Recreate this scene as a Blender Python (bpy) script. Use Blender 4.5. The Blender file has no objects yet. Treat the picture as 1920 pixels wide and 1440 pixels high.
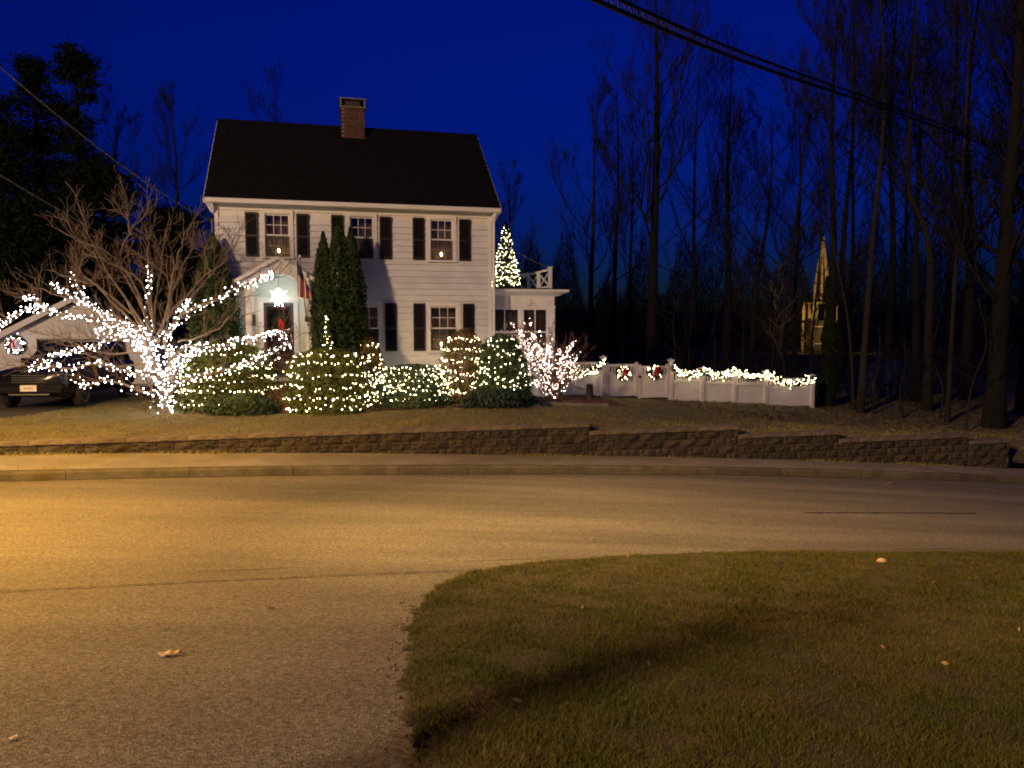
import bpy, math, random
import numpy as np
from mathutils import Vector, Matrix
R = math.radians
SC = bpy.context.scene
C = SC.collection
rng = np.random.default_rng(7)
random.seed(7)

# ------------------------------------------------------------------ camera
F_PX, HORIZ, CZ = 1443.0, 612.0, 3.2          # focal length in pixels of a 1920 wide frame, horizon row, eye height
PITCH = math.atan((720 - HORIZ) / F_PX)
cam_d = bpy.data.cameras.new('camera'); cam = bpy.data.objects.new('camera', cam_d); C.objects.link(cam)
cam_d.sensor_width = 36.0; cam_d.lens = 36.0 * F_PX / 1920.0
cam_d.clip_start = 0.05; cam_d.clip_end = 3000
cam.location = (0, 0, CZ); cam.rotation_euler = (R(90) - PITCH, 0, 0)
SC.camera = cam

# ------------------------------------------------------------------ dusk sky
world = bpy.data.worlds.new('World'); SC.world = world; world.use_nodes = True
wn, wl = world.node_tree.nodes, world.node_tree.links
wn.clear()
wo = wn.new('ShaderNodeOutputWorld'); wb = wn.new('ShaderNodeBackground')
sk = wn.new('ShaderNodeTexSky'); sk.sky_type = 'NISHITA'; sk.sun_disc = False
sk.sun_elevation = R(2.2); sk.sun_rotation = R(10); sk.ozone_density = 6.0; sk.air_density = 1.6; sk.dust_density = 0.2
tint = wn.new('ShaderNodeMix'); tint.data_type = 'RGBA'; tint.blend_type = 'MULTIPLY'; tint.inputs[0].default_value = 1.0
SKY_TINT = (0.015, 0.10, 1.0, 1)
SKY_STRENGTH = 0.14
tint.inputs[7].default_value = SKY_TINT
wl.new(sk.outputs[0], tint.inputs[6]); wl.new(tint.outputs[2], wb.inputs[0]); wl.new(wb.outputs[0], wo.inputs[0])
wb.inputs[1].default_value = SKY_STRENGTH

SC.render.engine = 'CYCLES'
SC.view_settings.view_transform = 'Standard'; SC.view_settings.look = 'None'
SC.view_settings.exposure = 0.0; SC.view_settings.gamma = 1.0; SC.view_settings.use_curve_mapping = False
cy = SC.cycles
cy.filter_width = 1.9; cy.use_denoising = True; cy.use_light_tree = True; cy.max_bounces = 5; cy.diffuse_bounces = 2
cy.transparent_max_bounces = 12; cy.sample_clamp_indirect = 2.0; cy.sample_clamp_direct = 0.0
cy.caustics_reflective = False; cy.caustics_refractive = False

# lamp powers (the lamps themselves are built below as street lamps)
LAMP_ROAD_W, LAMP_ROAD_C = 11000, (1.0, 0.48, 0.05)
LAMP_THROW_W, LAMP_THROW_C = 19000, (1.0, 0.56, 0.16)
LAMP_YARD_W, LAMP_YARD_C = 38000, (1.0, 0.63, 0.34)
BULB_TREE, BULB_WARM, BULB_PINK = 25.0, 25.0, 14.0

# ------------------------------------------------------------------ frames
TH = R(14.0)
U = np.array([math.cos(TH), math.sin(TH), 0.0]); V = np.array([-math.sin(TH), math.cos(TH), 0.0])
W0 = np.array([0.0, 18.17, 0.0])               # the foot line of the garden wall; s runs along it, t towards the house
def ST(s, t, z=0.0): return W0 + U * s + V * t + np.array([0, 0, z])
def to_st(x, y):
    dx, dy = x - W0[0], y - W0[1]
    return dx * U[0] + dy * U[1], dx * V[0] + dy * V[1]
def ray(px, py):
    a = (px - 960) / F_PX; b = (720 - py) / F_PX
    return np.array([a, math.cos(PITCH) + b * math.sin(PITCH), -math.sin(PITCH) + b * math.cos(PITCH)])
def at(px, py, d):
    r = ray(px, py); return r / r[1] * d + np.array([0, 0, CZ])
KERB_T, NEAR_T = -1.5, -8.7
def kerb_z(s):
    s = np.clip(s, -16, 22); return -0.03 - 0.047 * s - 0.0014 * s * s
def road_z(s, t): return kerb_z(s) + 0.3 * (KERB_T - t) / (KERB_T - NEAR_T)
def near_z(x, y):
    s, t = to_st(x, y)
    return np.where(t > NEAR_T, road_z(s, t), road_z(s, NEAR_T) + (NEAR_T - t) * 0.14)
STEPS = [(-40, 1.95, .85), (1.95, 6.0, .65), (6.0, 9.0, .42), (9.0, 13.2, .2), (13.2, 14.6, .0), (14.6, 80, -.72)]
def wall_top(s):
    s = np.asarray(s, float); z = np.full(s.shape, .85)
    for a, b, h in STEPS: z = np.where((s >= a) & (s < b), h, z)
    return z
def lawn_z(s, t):
    s = np.asarray(s, float); t = np.asarray(t, float)
    base = .87 - .078 * np.clip(s - 1.5, 0, 15) + 6.5 * np.clip((t - 85) / 50, 0, 1) ** 1.5
    base = base + .024 * np.clip(t, 0, 12) * np.clip((s - 1.5) / 6, 0, 1)
    base = base + 0.025 * np.sin(s * .9 + t * .5) * np.clip(t / 2, 0, 1) + .05 * np.clip(-8 - s, 0, 3)
    top = np.minimum(base, wall_top(s) - .03)
    b = np.clip(t / 1.3, 0, 1); b = b * b * (3 - 2 * b)
    return top * (1 - b) + base * b
def ground(x, y):
    s, t = to_st(x, y); return float(lawn_z(s, t))
def G(px, d):
    """a point on the far lawn under image column px at depth d"""
    x = (px - 960) / F_PX * d * (1 / math.cos(PITCH)) * .9985
    return np.array([x, d, ground(x, d)])
def hit_near(px, py):
    r = ray(px, py)
    lo, hi = 1.0, 60.0
    for _ in range(60):
        m = (lo + hi) / 2; q = r / r[1] * m
        if q[2] + CZ > float(near_z(q[0], q[1])): lo = m
        else: hi = m
    q = r / r[1] * lo
    return np.array([q[0], q[1], float(near_z(q[0], q[1]))])

# ------------------------------------------------------------------ materials
MATS = {}
def nt(name):
    m = bpy.data.materials.new(name); m.use_nodes = True
    n, l = m.node_tree.nodes, m.node_tree.links
    p = n['Principled BSDF']
    return m, n, l, p
def mk(name, c1, c2=None, scale=4.0, rough=.7, bump=0.0, bscale=40.0, metal=0.0, rnd=0.0, island=False, spec=.5, c3=None, fine=0.0, fscale=150., detail=6):
    """noise-mixed principled: c1/c2 by noise, rnd = brightness scatter by object or by mesh island, fine = speckle"""
    if name in MATS: return MATS[name]
    m, n, l, p = nt(name)
    p.inputs['Roughness'].default_value = rough; p.inputs['Metallic'].default_value = metal
    p.inputs['Specular IOR Level'].default_value = spec
    tc = n.new('ShaderNodeTexCoord')
    col = None
    if c2 is None: c2 = tuple(x * .82 for x in c1)
    tx = n.new('ShaderNodeTexNoise'); tx.inputs['Scale'].default_value = scale; tx.inputs['Detail'].default_value = detail
    l.new(tc.outputs['Object'], tx.inputs['Vector'])
    cr = n.new('ShaderNodeValToRGB'); l.new(tx.outputs['Fac'], cr.inputs[0])
    cr.color_ramp.elements[0].position = .35; cr.color_ramp.elements[1].position = .65
    cr.color_ramp.elements[0].color = (*c1, 1); cr.color_ramp.elements[1].color = (*c2, 1)
    if c3:
        e = cr.color_ramp.elements.new(.5); e.color = (*c3, 1)
    col = cr.outputs[0]
    if fine > 0:
        t2 = n.new('ShaderNodeTexNoise'); t2.inputs['Scale'].default_value = fscale; t2.inputs['Detail'].default_value = 3
        l.new(tc.outputs['Object'], t2.inputs['Vector'])
        mr = n.new('ShaderNodeMapRange'); mr.inputs[1].default_value = .3; mr.inputs[2].default_value = .7
        mr.inputs[3].default_value = 1 - fine; mr.inputs[4].default_value = 1 + fine
        l.new(t2.outputs['Fac'], mr.inputs[0])
        mx = n.new('ShaderNodeVectorMath'); mx.operation = 'SCALE'
        l.new(col, mx.inputs[0]); l.new(mr.outputs[0], mx.inputs['Scale']); col = mx.outputs[0]
    if rnd > 0:
        if island: g = n.new('ShaderNodeNewGeometry'); ro = g.outputs['Random Per Island']
        else: g = n.new('ShaderNodeObjectInfo'); ro = g.outputs['Random']
        mr = n.new('ShaderNodeMapRange'); mr.inputs[3].default_value = 1 - rnd; mr.inputs[4].default_value = 1 + rnd
        l.new(ro, mr.inputs[0])
        mx = n.new('ShaderNodeVectorMath'); mx.operation = 'SCALE'
        l.new(col, mx.inputs[0]); l.new(mr.outputs[0], mx.inputs['Scale']); col = mx.outputs[0]
    l.new(col, p.inputs['Base Color'])
    if bump > 0:
        tb = n.new('ShaderNodeTexNoise'); tb.inputs['Scale'].default_value = bscale; tb.inputs['Detail'].default_value = 5
        l.new(tc.outputs['Object'], tb.inputs['Vector'])
        bp = n.new('ShaderNodeBump'); bp.inputs['Strength'].default_value = bump; bp.inputs['Distance'].default_value = .02
        l.new(tb.outputs['Fac'], bp.inputs['Height']); l.new(bp.outputs[0], p.inputs['Normal'])
    MATS[name] = m; return m
def emit(name, c, strength):
    if name in MATS: return MATS[name]
    m, n, l, p = nt(name)
    p.inputs['Base Color'].default_value = (*[min(1, x) for x in c], 1)
    p.inputs['Emission Color'].default_value = (*c, 1); p.inputs['Emission Strength'].default_value = strength
    MATS[name] = m; return m
def glassy(name, tintc=(.02, .02, .025), mixv=.25, rough=.05):
    """window pane: mostly see-through with a mirror coat"""
    if name in MATS: return MATS[name]
    m, n, l, p = nt(name)
    out = n['Material Output']
    tr = n.new('ShaderNodeBsdfTransparent'); tr.inputs[0].default_value = (*tintc, 1)
    gl = n.new('ShaderNodeBsdfGlossy'); gl.inputs['Roughness'].default_value = rough
    mx = n.new('ShaderNodeMixShader'); fr = n.new('ShaderNodeFresnel'); fr.inputs[0].default_value = 1.5
    ad = n.new('ShaderNodeMath'); ad.operation = 'ADD'; ad.inputs[1].default_value = mixv; ad.use_clamp = True
    l.new(fr.outputs[0], ad.inputs[0]); l.new(ad.outputs[0], mx.inputs[0])
    l.new(tr.outputs[0], mx.inputs[1]); l.new(gl.outputs[0], mx.inputs[2]); l.new(mx.outputs[0], out.inputs[0])
    MATS[name] = m; return m

def asphalt(name, c1, c2, crack=0.0, speck=.45):
    m, n, l, p = nt(name)
    p.inputs['Roughness'].default_value = .82; p.inputs['Specular IOR Level'].default_value = .35
    tc = n.new('ShaderNodeTexCoord')
    big = n.new('ShaderNodeTexNoise'); big.inputs['Scale'].default_value = .45; big.inputs['Detail'].default_value = 8; big.inputs['Roughness'].default_value = .62
    st = n.new('ShaderNodeMapping'); st.inputs['Rotation'].default_value = (0, 0, -TH); st.inputs['Scale'].default_value = (.25, 1.3, 1)
    l.new(tc.outputs['Object'], st.inputs[0]); l.new(st.outputs[0], big.inputs['Vector'])
    cr = n.new('ShaderNodeValToRGB'); cr.color_ramp.elements[0].position = .36; cr.color_ramp.elements[1].position = .62
    cr.color_ramp.elements[0].color = (*c1, 1); cr.color_ramp.elements[1].color = (*c2, 1)
    l.new(big.outputs['Fac'], cr.inputs[0])
    s2 = n.new('ShaderNodeMapping'); s2.inputs['Rotation'].default_value = (0, 0, -TH); s2.inputs['Scale'].default_value = (.03, .9, 1)
    wr = n.new('ShaderNodeTexNoise'); wr.inputs['Scale'].default_value = 1.3; wr.inputs['Detail'].default_value = 4; l.new(tc.outputs['Object'], s2.inputs[0]); l.new(s2.outputs[0], wr.inputs['Vector'])
    wm = n.new('ShaderNodeMapRange'); wm.inputs[1].default_value = .35; wm.inputs[2].default_value = .65; wm.inputs[3].default_value = .84; wm.inputs[4].default_value = 1.08; l.new(wr.outputs['Fac'], wm.inputs[0])
    v = n.new('ShaderNodeTexVoronoi'); v.inputs['Scale'].default_value = 75; l.new(tc.outputs['Object'], v.inputs['Vector'])
    sp = n.new('ShaderNodeSeparateColor'); l.new(v.outputs['Color'], sp.inputs[0])
    mr = n.new('ShaderNodeMapRange'); mr.inputs[3].default_value = 1 - speck; mr.inputs[4].default_value = 1 + speck; l.new(sp.outputs[0], mr.inputs[0])
    f2 = n.new('ShaderNodeTexNoise'); f2.inputs['Scale'].default_value = 28; f2.inputs['Detail'].default_value = 6; l.new(tc.outputs['Object'], f2.inputs['Vector'])
    mr2 = n.new('ShaderNodeMapRange'); mr2.inputs[1].default_value = .3; mr2.inputs[2].default_value = .7; mr2.inputs[3].default_value = .72; mr2.inputs[4].default_value = 1.28; l.new(f2.outputs['Fac'], mr2.inputs[0])
    # rare pale stone chips
    v2 = n.new('ShaderNodeTexVoronoi'); v2.inputs['Scale'].default_value = 26; l.new(tc.outputs['Object'], v2.inputs['Vector'])
    lt = n.new('ShaderNodeMath'); lt.operation = 'LESS_THAN'; lt.inputs[1].default_value = .11; l.new(v2.outputs['Distance'], lt.inputs[0])
    sp2 = n.new('ShaderNodeSeparateColor'); l.new(v2.outputs['Color'], sp2.inputs[0])
    gt = n.new('ShaderNodeMath'); gt.operation = 'GREATER_THAN'; gt.inputs[1].default_value = .8; l.new(sp2.outputs[1], gt.inputs[0])
    mu = n.new('ShaderNodeMath'); mu.operation = 'MULTIPLY'; l.new(lt.outputs[0], mu.inputs[0]); l.new(gt.outputs[0], mu.inputs[1])
    m1 = n.new('ShaderNodeVectorMath'); m1.operation = 'SCALE'; m0 = n.new('ShaderNodeVectorMath'); m0.operation = 'SCALE'; l.new(cr.outputs[0], m0.inputs[0]); l.new(wm.outputs[0], m0.inputs['Scale']); l.new(m0.outputs[0], m1.inputs[0]); l.new(mr.outputs[0], m1.inputs['Scale'])
    m2 = n.new('ShaderNodeVectorMath'); m2.operation = 'SCALE'; l.new(m1.outputs[0], m2.inputs[0]); l.new(mr2.outputs[0], m2.inputs['Scale'])
    m3 = n.new('ShaderNodeMix'); m3.data_type = 'RGBA'; l.new(mu.outputs[0], m3.inputs[0]); l.new(m2.outputs[0], m3.inputs[6]); m3.inputs[7].default_value = (.3, .29, .27, 1)
    l.new(m3.outputs[2], p.inputs['Base Color'])
    bp = n.new('ShaderNodeBump'); bp.inputs['Strength'].default_value = .55; bp.inputs['Distance'].default_value = .008
    l.new(v.outputs['Distance'], bp.inputs['Height']); l.new(bp.outputs[0], p.inputs['Normal'])
    MATS[name] = m; return m

def grass_mat(name, cols, scale=.6, rnd=.45, sc2=9.):
    """blades: patches of colour by position, scatter by blade"""
    m, n, l, p = nt(name)
    p.inputs['Roughness'].default_value = .75; p.inputs['Specular IOR Level'].default_value = .2
    tc = n.new('ShaderNodeTexCoord'); tx = n.new('ShaderNodeTexNoise'); tx.inputs['Scale'].default_value = scale; tx.inputs['Detail'].default_value = 7; tx.inputs['Roughness'].default_value = .65
    l.new(tc.outputs['Object'], tx.inputs['Vector'])
    g = n.new('ShaderNodeNewGeometry')
    ad = n.new('ShaderNodeMath'); ad.operation = 'MULTIPLY_ADD'; ad.inputs[1].default_value = .3
    l.new(g.outputs['Random Per Island'], ad.inputs[0]); l.new(tx.outputs['Fac'], ad.inputs[2])
    cr = n.new('ShaderNodeValToRGB')
    els = cr.color_ramp.elements
    els[0].position = .42; els[0].color = (*cols[0], 1); els[1].position = .9; els[1].color = (*cols[-1], 1)
    for i, c in enumerate(cols[1:-1]):
        e = els.new(.42 + .48 * (i + 1) / (len(cols) - 1)); e.color = (*c, 1)
    l.new(ad.outputs[0], cr.inputs[0])
    mu = n.new('ShaderNodeMath'); mu.operation = 'MULTIPLY'; mu.inputs[1].default_value = 7.31
    fr = n.new('ShaderNodeMath'); fr.operation = 'FRACT'; l.new(g.outputs['Random Per Island'], mu.inputs[0]); l.new(mu.outputs[0], fr.inputs[0])
    mr = n.new('ShaderNodeMapRange'); mr.inputs[3].default_value = 1 - rnd; mr.inputs[4].default_value = 1 + rnd; l.new(fr.outputs[0], mr.inputs[0])
    mx = n.new('ShaderNodeVectorMath'); mx.operation = 'SCALE'; l.new(cr.outputs[0], mx.inputs[0]); l.new(mr.outputs[0], mx.inputs['Scale'])
    l.new(mx.outputs[0], p.inputs['Base Color'])
    MATS[name] = m; return m

M_white = mk('white_paint', (.76, .77, .78), (.69, .70, .71), 3, .45, .04, 25)
M_board = mk('white_clapboard', (.70, .735, .79), (.62, .65, .70), 2.2, .55, .08, 30, rnd=.05)
M_trim = mk('white_trim', (.78, .79, .81), (.72, .73, .75), 2, .4)
M_vinyl = mk('white_vinyl', (.74, .72, .74), (.66, .645, .66), 2, .4)
M_mint = mk('pale_green_plaster', (.62, .68, .60), (.55, .62, .54), 2, .6)
M_shut = mk('black_shutter', (.006, .006, .006), (.01, .01, .009), 8, .5)
M_roof = mk('dark_shingle', (.006, .006, .006), (.011, .011, .011), 9, .95, .3, 60, spec=.1, fine=.35, fscale=30)
M_brick = mk('red_brick', (.11, .045, .034), (.065, .032, .026), 12, .85, .25, 60, rnd=.3)
M_mortar = mk('mortar', (.22, .2, .18), (.15, .14, .13), 14, .95)
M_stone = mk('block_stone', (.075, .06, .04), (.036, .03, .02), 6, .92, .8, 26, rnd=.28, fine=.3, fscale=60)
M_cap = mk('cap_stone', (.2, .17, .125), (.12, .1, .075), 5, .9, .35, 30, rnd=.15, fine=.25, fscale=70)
M_granite = mk('granite', (.12, .108, .078), (.07, .064, .042), 3, .85, .5, 30, rnd=.2, fine=.45, fscale=90)
M_walk = mk('sidewalk_concrete', (.25, .24, .225), (.18, .17, .16), 1.2, .9, .3, 70, fine=.3, fscale=60)
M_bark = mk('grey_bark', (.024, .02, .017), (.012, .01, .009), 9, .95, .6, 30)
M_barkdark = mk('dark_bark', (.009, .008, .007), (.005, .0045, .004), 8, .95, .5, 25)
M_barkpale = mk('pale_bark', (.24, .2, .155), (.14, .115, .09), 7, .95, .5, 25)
M_barktan = mk('tan_bark', (.036, .03, .022), (.017, .014, .011), 7, .95, .5, 25)
M_twig = mk('bare_twig', (.2, .15, .115), (.13, .095, .075), 6, .85, rnd=.25, island=True)
M_twigdark = mk('dark_twig', (.014, .012, .011), (.008, .007, .007), 6, .95)
M_twigred = mk('red_brown_twig', (.20, .10, .07), (.12, .06, .045), 6, .85, rnd=.25, island=True)
M_yew = mk('yew_leaf', (.06, .09, .026), (.038, .06, .018), 3, .6, rnd=.5, island=True, spec=.25)
M_arb = mk('arborvitae_leaf', (.035, .055, .018), (.02, .038, .013), 3, .7, rnd=.5, island=True, spec=.15)
M_box = mk('boxwood_leaf', (.12, .14, .028), (.075, .1, .02), 3, .55, rnd=.5, island=True, spec=.25)
M_brown = mk('bronze_leaf', (.16, .10, .034), (.11, .09, .026), 3, .6, rnd=.5, island=True, spec=.25)
M_rhodo = mk('rhododendron_leaf', (.065, .11, .045), (.04, .075, .03), 3, .5, rnd=.5, island=True, spec=.3)
M_gar = mk('garland_needle', (.03, .065, .02), (.02, .045, .015), 4, .6, rnd=.5, island=True, spec=.2)
M_pine = mk('pine_needle', (.018, .028, .012), (.01, .017, .008), 3, .8, rnd=.4, island=True, spec=.1)
M_bow = mk('red_ribbon', (.55, .02, .025), (.42, .015, .02), 5, .45)
M_wire = mk('dark_wire', (.02, .02, .02), None, 3, .6)
M_cable = mk('black_cable', (.012, .012, .013), None, 3, .6)
M_paint = mk('black_car_paint', (.004, .0045, .006), (.006, .006, .008), 2, .2, spec=.4)
M_paint2 = mk('dark_blue_car_paint', (.01, .014, .03), (.014, .016, .03), 2, .22, spec=.6)
M_chrome = mk('chrome', (.6, .6, .6), None, 3, .18, metal=1.)
M_rubber = mk('tyre_rubber', (.015, .015, .015), None, 6, .85)
M_carglass = mk('car_glass', (.01, .013, .018), None, 3, .06, spec=.8)
M_lens = mk('headlight_lens', (.5, .5, .5), (.35, .35, .36), 20, .12, spec=.8)
M_plate = mk('license_plate', (.7, .68, .66), (.6, .58, .57), 10, .4)
M_door = mk('burgundy_door', (.13, .012, .02), (.10, .01, .016), 3, .4)
M_dark = mk('dark_storm_door_frame', (.035, .033, .032), None, 3, .45)
M_room = mk('dim_room', (.10, .075, .06), (.07, .05, .04), 3, .9)
M_curtain = mk('curtain_cloth', (.36, .26, .2), (.25, .18, .14), 6, .9)
M_screen = glassy('insect_screen', (.62, .62, .62), .0, .6)
M_pane = glassy('window_pane', (.8, .8, .8), .06, .03)
M_steel = mk('galvanised_steel', (.3, .3, .3), None, 6, .45, metal=.7)
M_mulch = mk('red_mulch', (.16, .065, .04), (.085, .04, .026), 18, .95, .8, 40, fine=.4, fscale=40)
M_chip = mk('mulch_chip', (.2, .085, .05), (.11, .05, .03), 5, .95, rnd=.5, island=True)
M_dirt = mk('lawn_soil', (.07, .058, .03), (.045, .038, .02), 2.5, .95, .4, 30, fine=.3, fscale=30)
M_forest = mk('forest_floor', (.05, .038, .022), (.03, .024, .015), 1.5, .95, .4, 12, fine=.3, fscale=20)
M_leaf = mk('dry_leaf', (.5, .38, .26), (.4, .29, .18), 30, .7)
M_leafd = mk('dead_leaf', (.16, .09, .045), (.10, .06, .03), 20, .8, rnd=.4)
M_steeple = mk('steeple_paint', (.55, .48, .3), (.45, .38, .22), .6, .7)
M_tarp = mk('blue_tarpaulin', (.02, .03, .075), (.012, .02, .05), 3, .4)
M_red = mk('flag_red', (.45, .02, .03), None, 5, .7)
M_wht = mk('flag_white', (.72, .70, .68), None, 5, .7)
M_blu = mk('flag_blue', (.02, .03, .12), None, 5, .7)
M_stump = mk('stump_wood', (.11, .075, .05), (.06, .042, .03), 9, .95, .7, 25)
M_slate = mk('flagstone', (.3, .26, .24), (.22, .19, .17), 5, .85, .3, 30, rnd=.15)
M_bulbt = emit('cool_white_bulb', (1.0, .90, .86), BULB_TREE)
M_bulbw = emit('warm_white_bulb', (1.0, .80, .46), BULB_WARM)
M_bulbp = emit('pinkish_white_bulb', (1.0, .76, .62), BULB_PINK)
M_star = emit('lit_paper_star', (1.0, .97, .90), 14.0)
M_flame = emit('candle_flame', (1.0, .62, .28), 60.0)
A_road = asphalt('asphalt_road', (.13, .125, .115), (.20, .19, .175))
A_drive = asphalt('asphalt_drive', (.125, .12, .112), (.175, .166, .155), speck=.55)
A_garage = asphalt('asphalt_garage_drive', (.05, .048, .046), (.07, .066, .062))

# ------------------------------------------------------------------ mesh helpers
class MB:
    def __init__(self): self.v = []; self.f = []; self.mi = []
    def add(self, vs, fs, mi=0):
        o = len(self.v); self.v += [tuple(map(float, x)) for x in vs]; self.f += [tuple(i + o for i in f) for f in fs]; self.mi += [mi] * len(fs); return self
    def box(self, x0, x1, y0, y1, z0, z1, mi=0):
        vs = [(x, y, z) for z in (z0, z1) for y in (y0, y1) for x in (x0, x1)]
        return self.add(vs, [(0, 2, 3, 1), (4, 5, 7, 6), (0, 1, 5, 4), (2, 6, 7, 3), (0, 4, 6, 2), (1, 3, 7, 5)], mi)
    def bar(self, a, b, w, h=None, up=(0, 0, 1), mi=0):
        a, b = Vector(a), Vector(b); h = h or w; d = (b - a).normalized(); up = Vector(up)
        if abs(d.dot(up)) > .98: up = Vector((0, 1, 0))
        x = d.cross(up).normalized(); y = x.cross(d).normalized()
        vs = [p + x * sx * w / 2 + y * sy * h / 2 for p in (a, b) for sx, sy in ((-1, -1), (1, -1), (1, 1), (-1, 1))]
        return self.add(vs, [(3, 2, 1, 0), (4, 5, 6, 7), (0, 1, 5, 4), (1, 2, 6, 5), (2, 3, 7, 6), (3, 0, 4, 7)], mi)
    def tube(self, pts, rad, n=8, cap=True, mi=0):
        pts = [Vector(p) for p in pts]
        if not hasattr(rad, '__len__'): rad = [rad] * len(pts)
        d0 = (pts[1] - pts[0]).normalized(); ref = Vector((0, 0, 1)) if abs(d0.z) < .9 else Vector((1, 0, 0))
        vs = []
        for i, p in enumerate(pts):
            d = (pts[min(i + 1, len(pts) - 1)] - pts[max(i - 1, 0)]).normalized()
            x = ref - d * ref.dot(d); x.normalize(); ref = x; y = d.cross(x)
            vs += [p + (x * math.cos(2 * math.pi * k / n) + y * math.sin(2 * math.pi * k / n)) * rad[i] for k in range(n)]
        fs = [(i * n + k, i * n + (k + 1) % n, (i + 1) * n + (k + 1) % n, (i + 1) * n + k) for i in range(len(pts) - 1) for k in range(n)]
        if cap: fs += [tuple(range(n))[::-1], tuple((len(pts) - 1) * n + k for k in range(n))]
        return self.add(vs, fs, mi)
    def lathe(self, prof, n=16, axis='z', c=(0, 0, 0), mi=0):
        vs = []
        for r, h in prof:
            for k in range(n):
                a = 2 * math.pi * k / n
                p = {'z': (r * math.cos(a), r * math.sin(a), h), 'x': (h, r * math.cos(a), r * math.sin(a)), 'y': (r * math.cos(a), h, r * math.sin(a))}[axis]
                vs.append((p[0] + c[0], p[1] + c[1], p[2] + c[2]))
        m = len(prof)
        fs = [(i * n + k, i * n + (k + 1) % n, (i + 1) * n + (k + 1) % n, (i + 1) * n + k) for i in range(m - 1) for k in range(n)]
        return self.add(vs, fs, mi)
    def build(self, name, mat, parent=None, smooth=False, bevel=0):
        me = bpy.data.meshes.new(name); me.from_pydata(self.v, [], self.f)
        for m in (mat if isinstance(mat, (list, tuple)) else [mat]): me.materials.append(m)
        if any(self.mi): me.polygons.foreach_set('material_index', self.mi)
        if smooth: me.polygons.foreach_set('use_smooth', [True] * len(me.polygons))
        me.update()
        o = bpy.data.objects.new(name, me); C.objects.link(o); o.parent = parent
        if bevel:
            b = o.modifiers.new('bevel', 'BEVEL'); b.width = bevel; b.segments = 2; b.limit_method = 'ANGLE'
        return o
def np_mesh(name, verts, faces, mat, parent=None, smooth=False):
    verts = np.asarray(verts, np.float32); faces = np.asarray(faces, np.int32); k = faces.shape[1]
    me = bpy.data.meshes.new(name)
    me.vertices.add(len(verts)); me.vertices.foreach_set('co', verts.ravel())
    me.loops.add(faces.size); me.loops.foreach_set('vertex_index', faces.ravel())
    me.polygons.add(len(faces)); me.polygons.foreach_set('loop_start', np.arange(0, faces.size, k, dtype=np.int32))
    me.polygons.foreach_set('loop_total', np.full(len(faces), k, np.int32))
    me.update(calc_edges=True); me.validate()
    if smooth: me.polygons.foreach_set('use_smooth', np.ones(len(me.polygons), bool))
    me.materials.append(mat)
    o = bpy.data.objects.new(name, me); C.objects.link(o); o.parent = parent
    return o
def tag(o, label=None, cat=None, group=None, kind=None):
    if label: o['label'] = label
    if cat: o['category'] = cat
    if group: o['group'] = group
    if kind: o['kind'] = kind
    return o
def thing(name, label, cat, loc=(0, 0, 0), rz=0, group=None):
    o = bpy.data.objects.new(name, None); C.objects.link(o); o.empty_display_size = .2
    o.location = tuple(map(float, loc)); o.rotation_euler = (0, 0, rz)
    return tag(o, label, cat, group)
def box(name, mat, parent, *a, bevel=0): return MB().box(*a).build(name, mat, parent, bevel=bevel)
def share(src, parent, loc, rz=0, scale=None):
    o = bpy.data.objects.new(src.name.split('.')[0], src.data); C.objects.link(o); o.parent = parent
    o.location = tuple(map(float, loc)); o.rotation_euler = (0, 0, rz)
    if scale: o.scale = scale
    return o
def grid(name, fs, ft, zf, mat, kind='structure', parent=None):
    """sheet over wall coordinates"""
    S, T = np.meshgrid(fs, ft, indexing='ij'); Z = zf(S, T)
    P = W0[None, None] + S[..., None] * U + T[..., None] * V; P[..., 2] = Z
    a, b = S.shape; I = np.arange(a * b).reshape(a, b)
    f = np.stack([I[:-1, :-1], I[1:, :-1], I[1:, 1:], I[:-1, 1:]], -1).reshape(-1, 4)
    o = np_mesh(name, P.reshape(-1, 3), f, mat, parent, True)
    if kind: o['kind'] = kind
    return o
def seg_tubes(segs, n=3):
    """(m,8) array of x0 y0 z0 x1 y1 z1 r0 r1 -> prisms"""
    s = np.asarray(segs, float); a, b = s[:, :3], s[:, 3:6]; d = b - a; L = np.linalg.norm(d, axis=1, keepdims=True) + 1e-9; d = d / L
    ref = np.where(np.abs(d[:, 2:3]) > .9, [[1., 0, 0]], [[0, 0, 1.]])
    x = np.cross(d, ref); x /= np.linalg.norm(x, axis=1, keepdims=True); y = np.cross(d, x)
    an = 2 * np.pi * np.arange(n) / n
    off = x[:, None] * np.cos(an)[None, :, None] + y[:, None] * np.sin(an)[None, :, None]
    v = np.concatenate([a[:, None] + off * s[:, 6][:, None, None], b[:, None] + off * s[:, 7][:, None, None]], 1)
    base = (np.arange(len(s)) * 2 * n)[:, None]
    fs = [base + np.array([[k, (k + 1) % n, n + (k + 1) % n, n + k]]) for k in range(n)]
    return v.reshape(-1, 3), np.stack(fs, 1).reshape(-1, 4)
def tubes_obj(name, segs, mat, parent, n=3): 
    v, f = seg_tubes(segs, n); return np_mesh(name, v, f, mat, parent, n > 4)
ICO_V = []; 
_p = (1 + 5 ** .5) / 2
ICO_V = np.array([(-1, _p, 0), (1, _p, 0), (-1, -_p, 0), (1, -_p, 0), (0, -1, _p), (0, 1, _p), (0, -1, -_p), (0, 1, -_p), (_p, 0, -1), (_p, 0, 1), (-_p, 0, -1), (-_p, 0, 1)]) / math.sqrt(1 + _p * _p)
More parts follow.
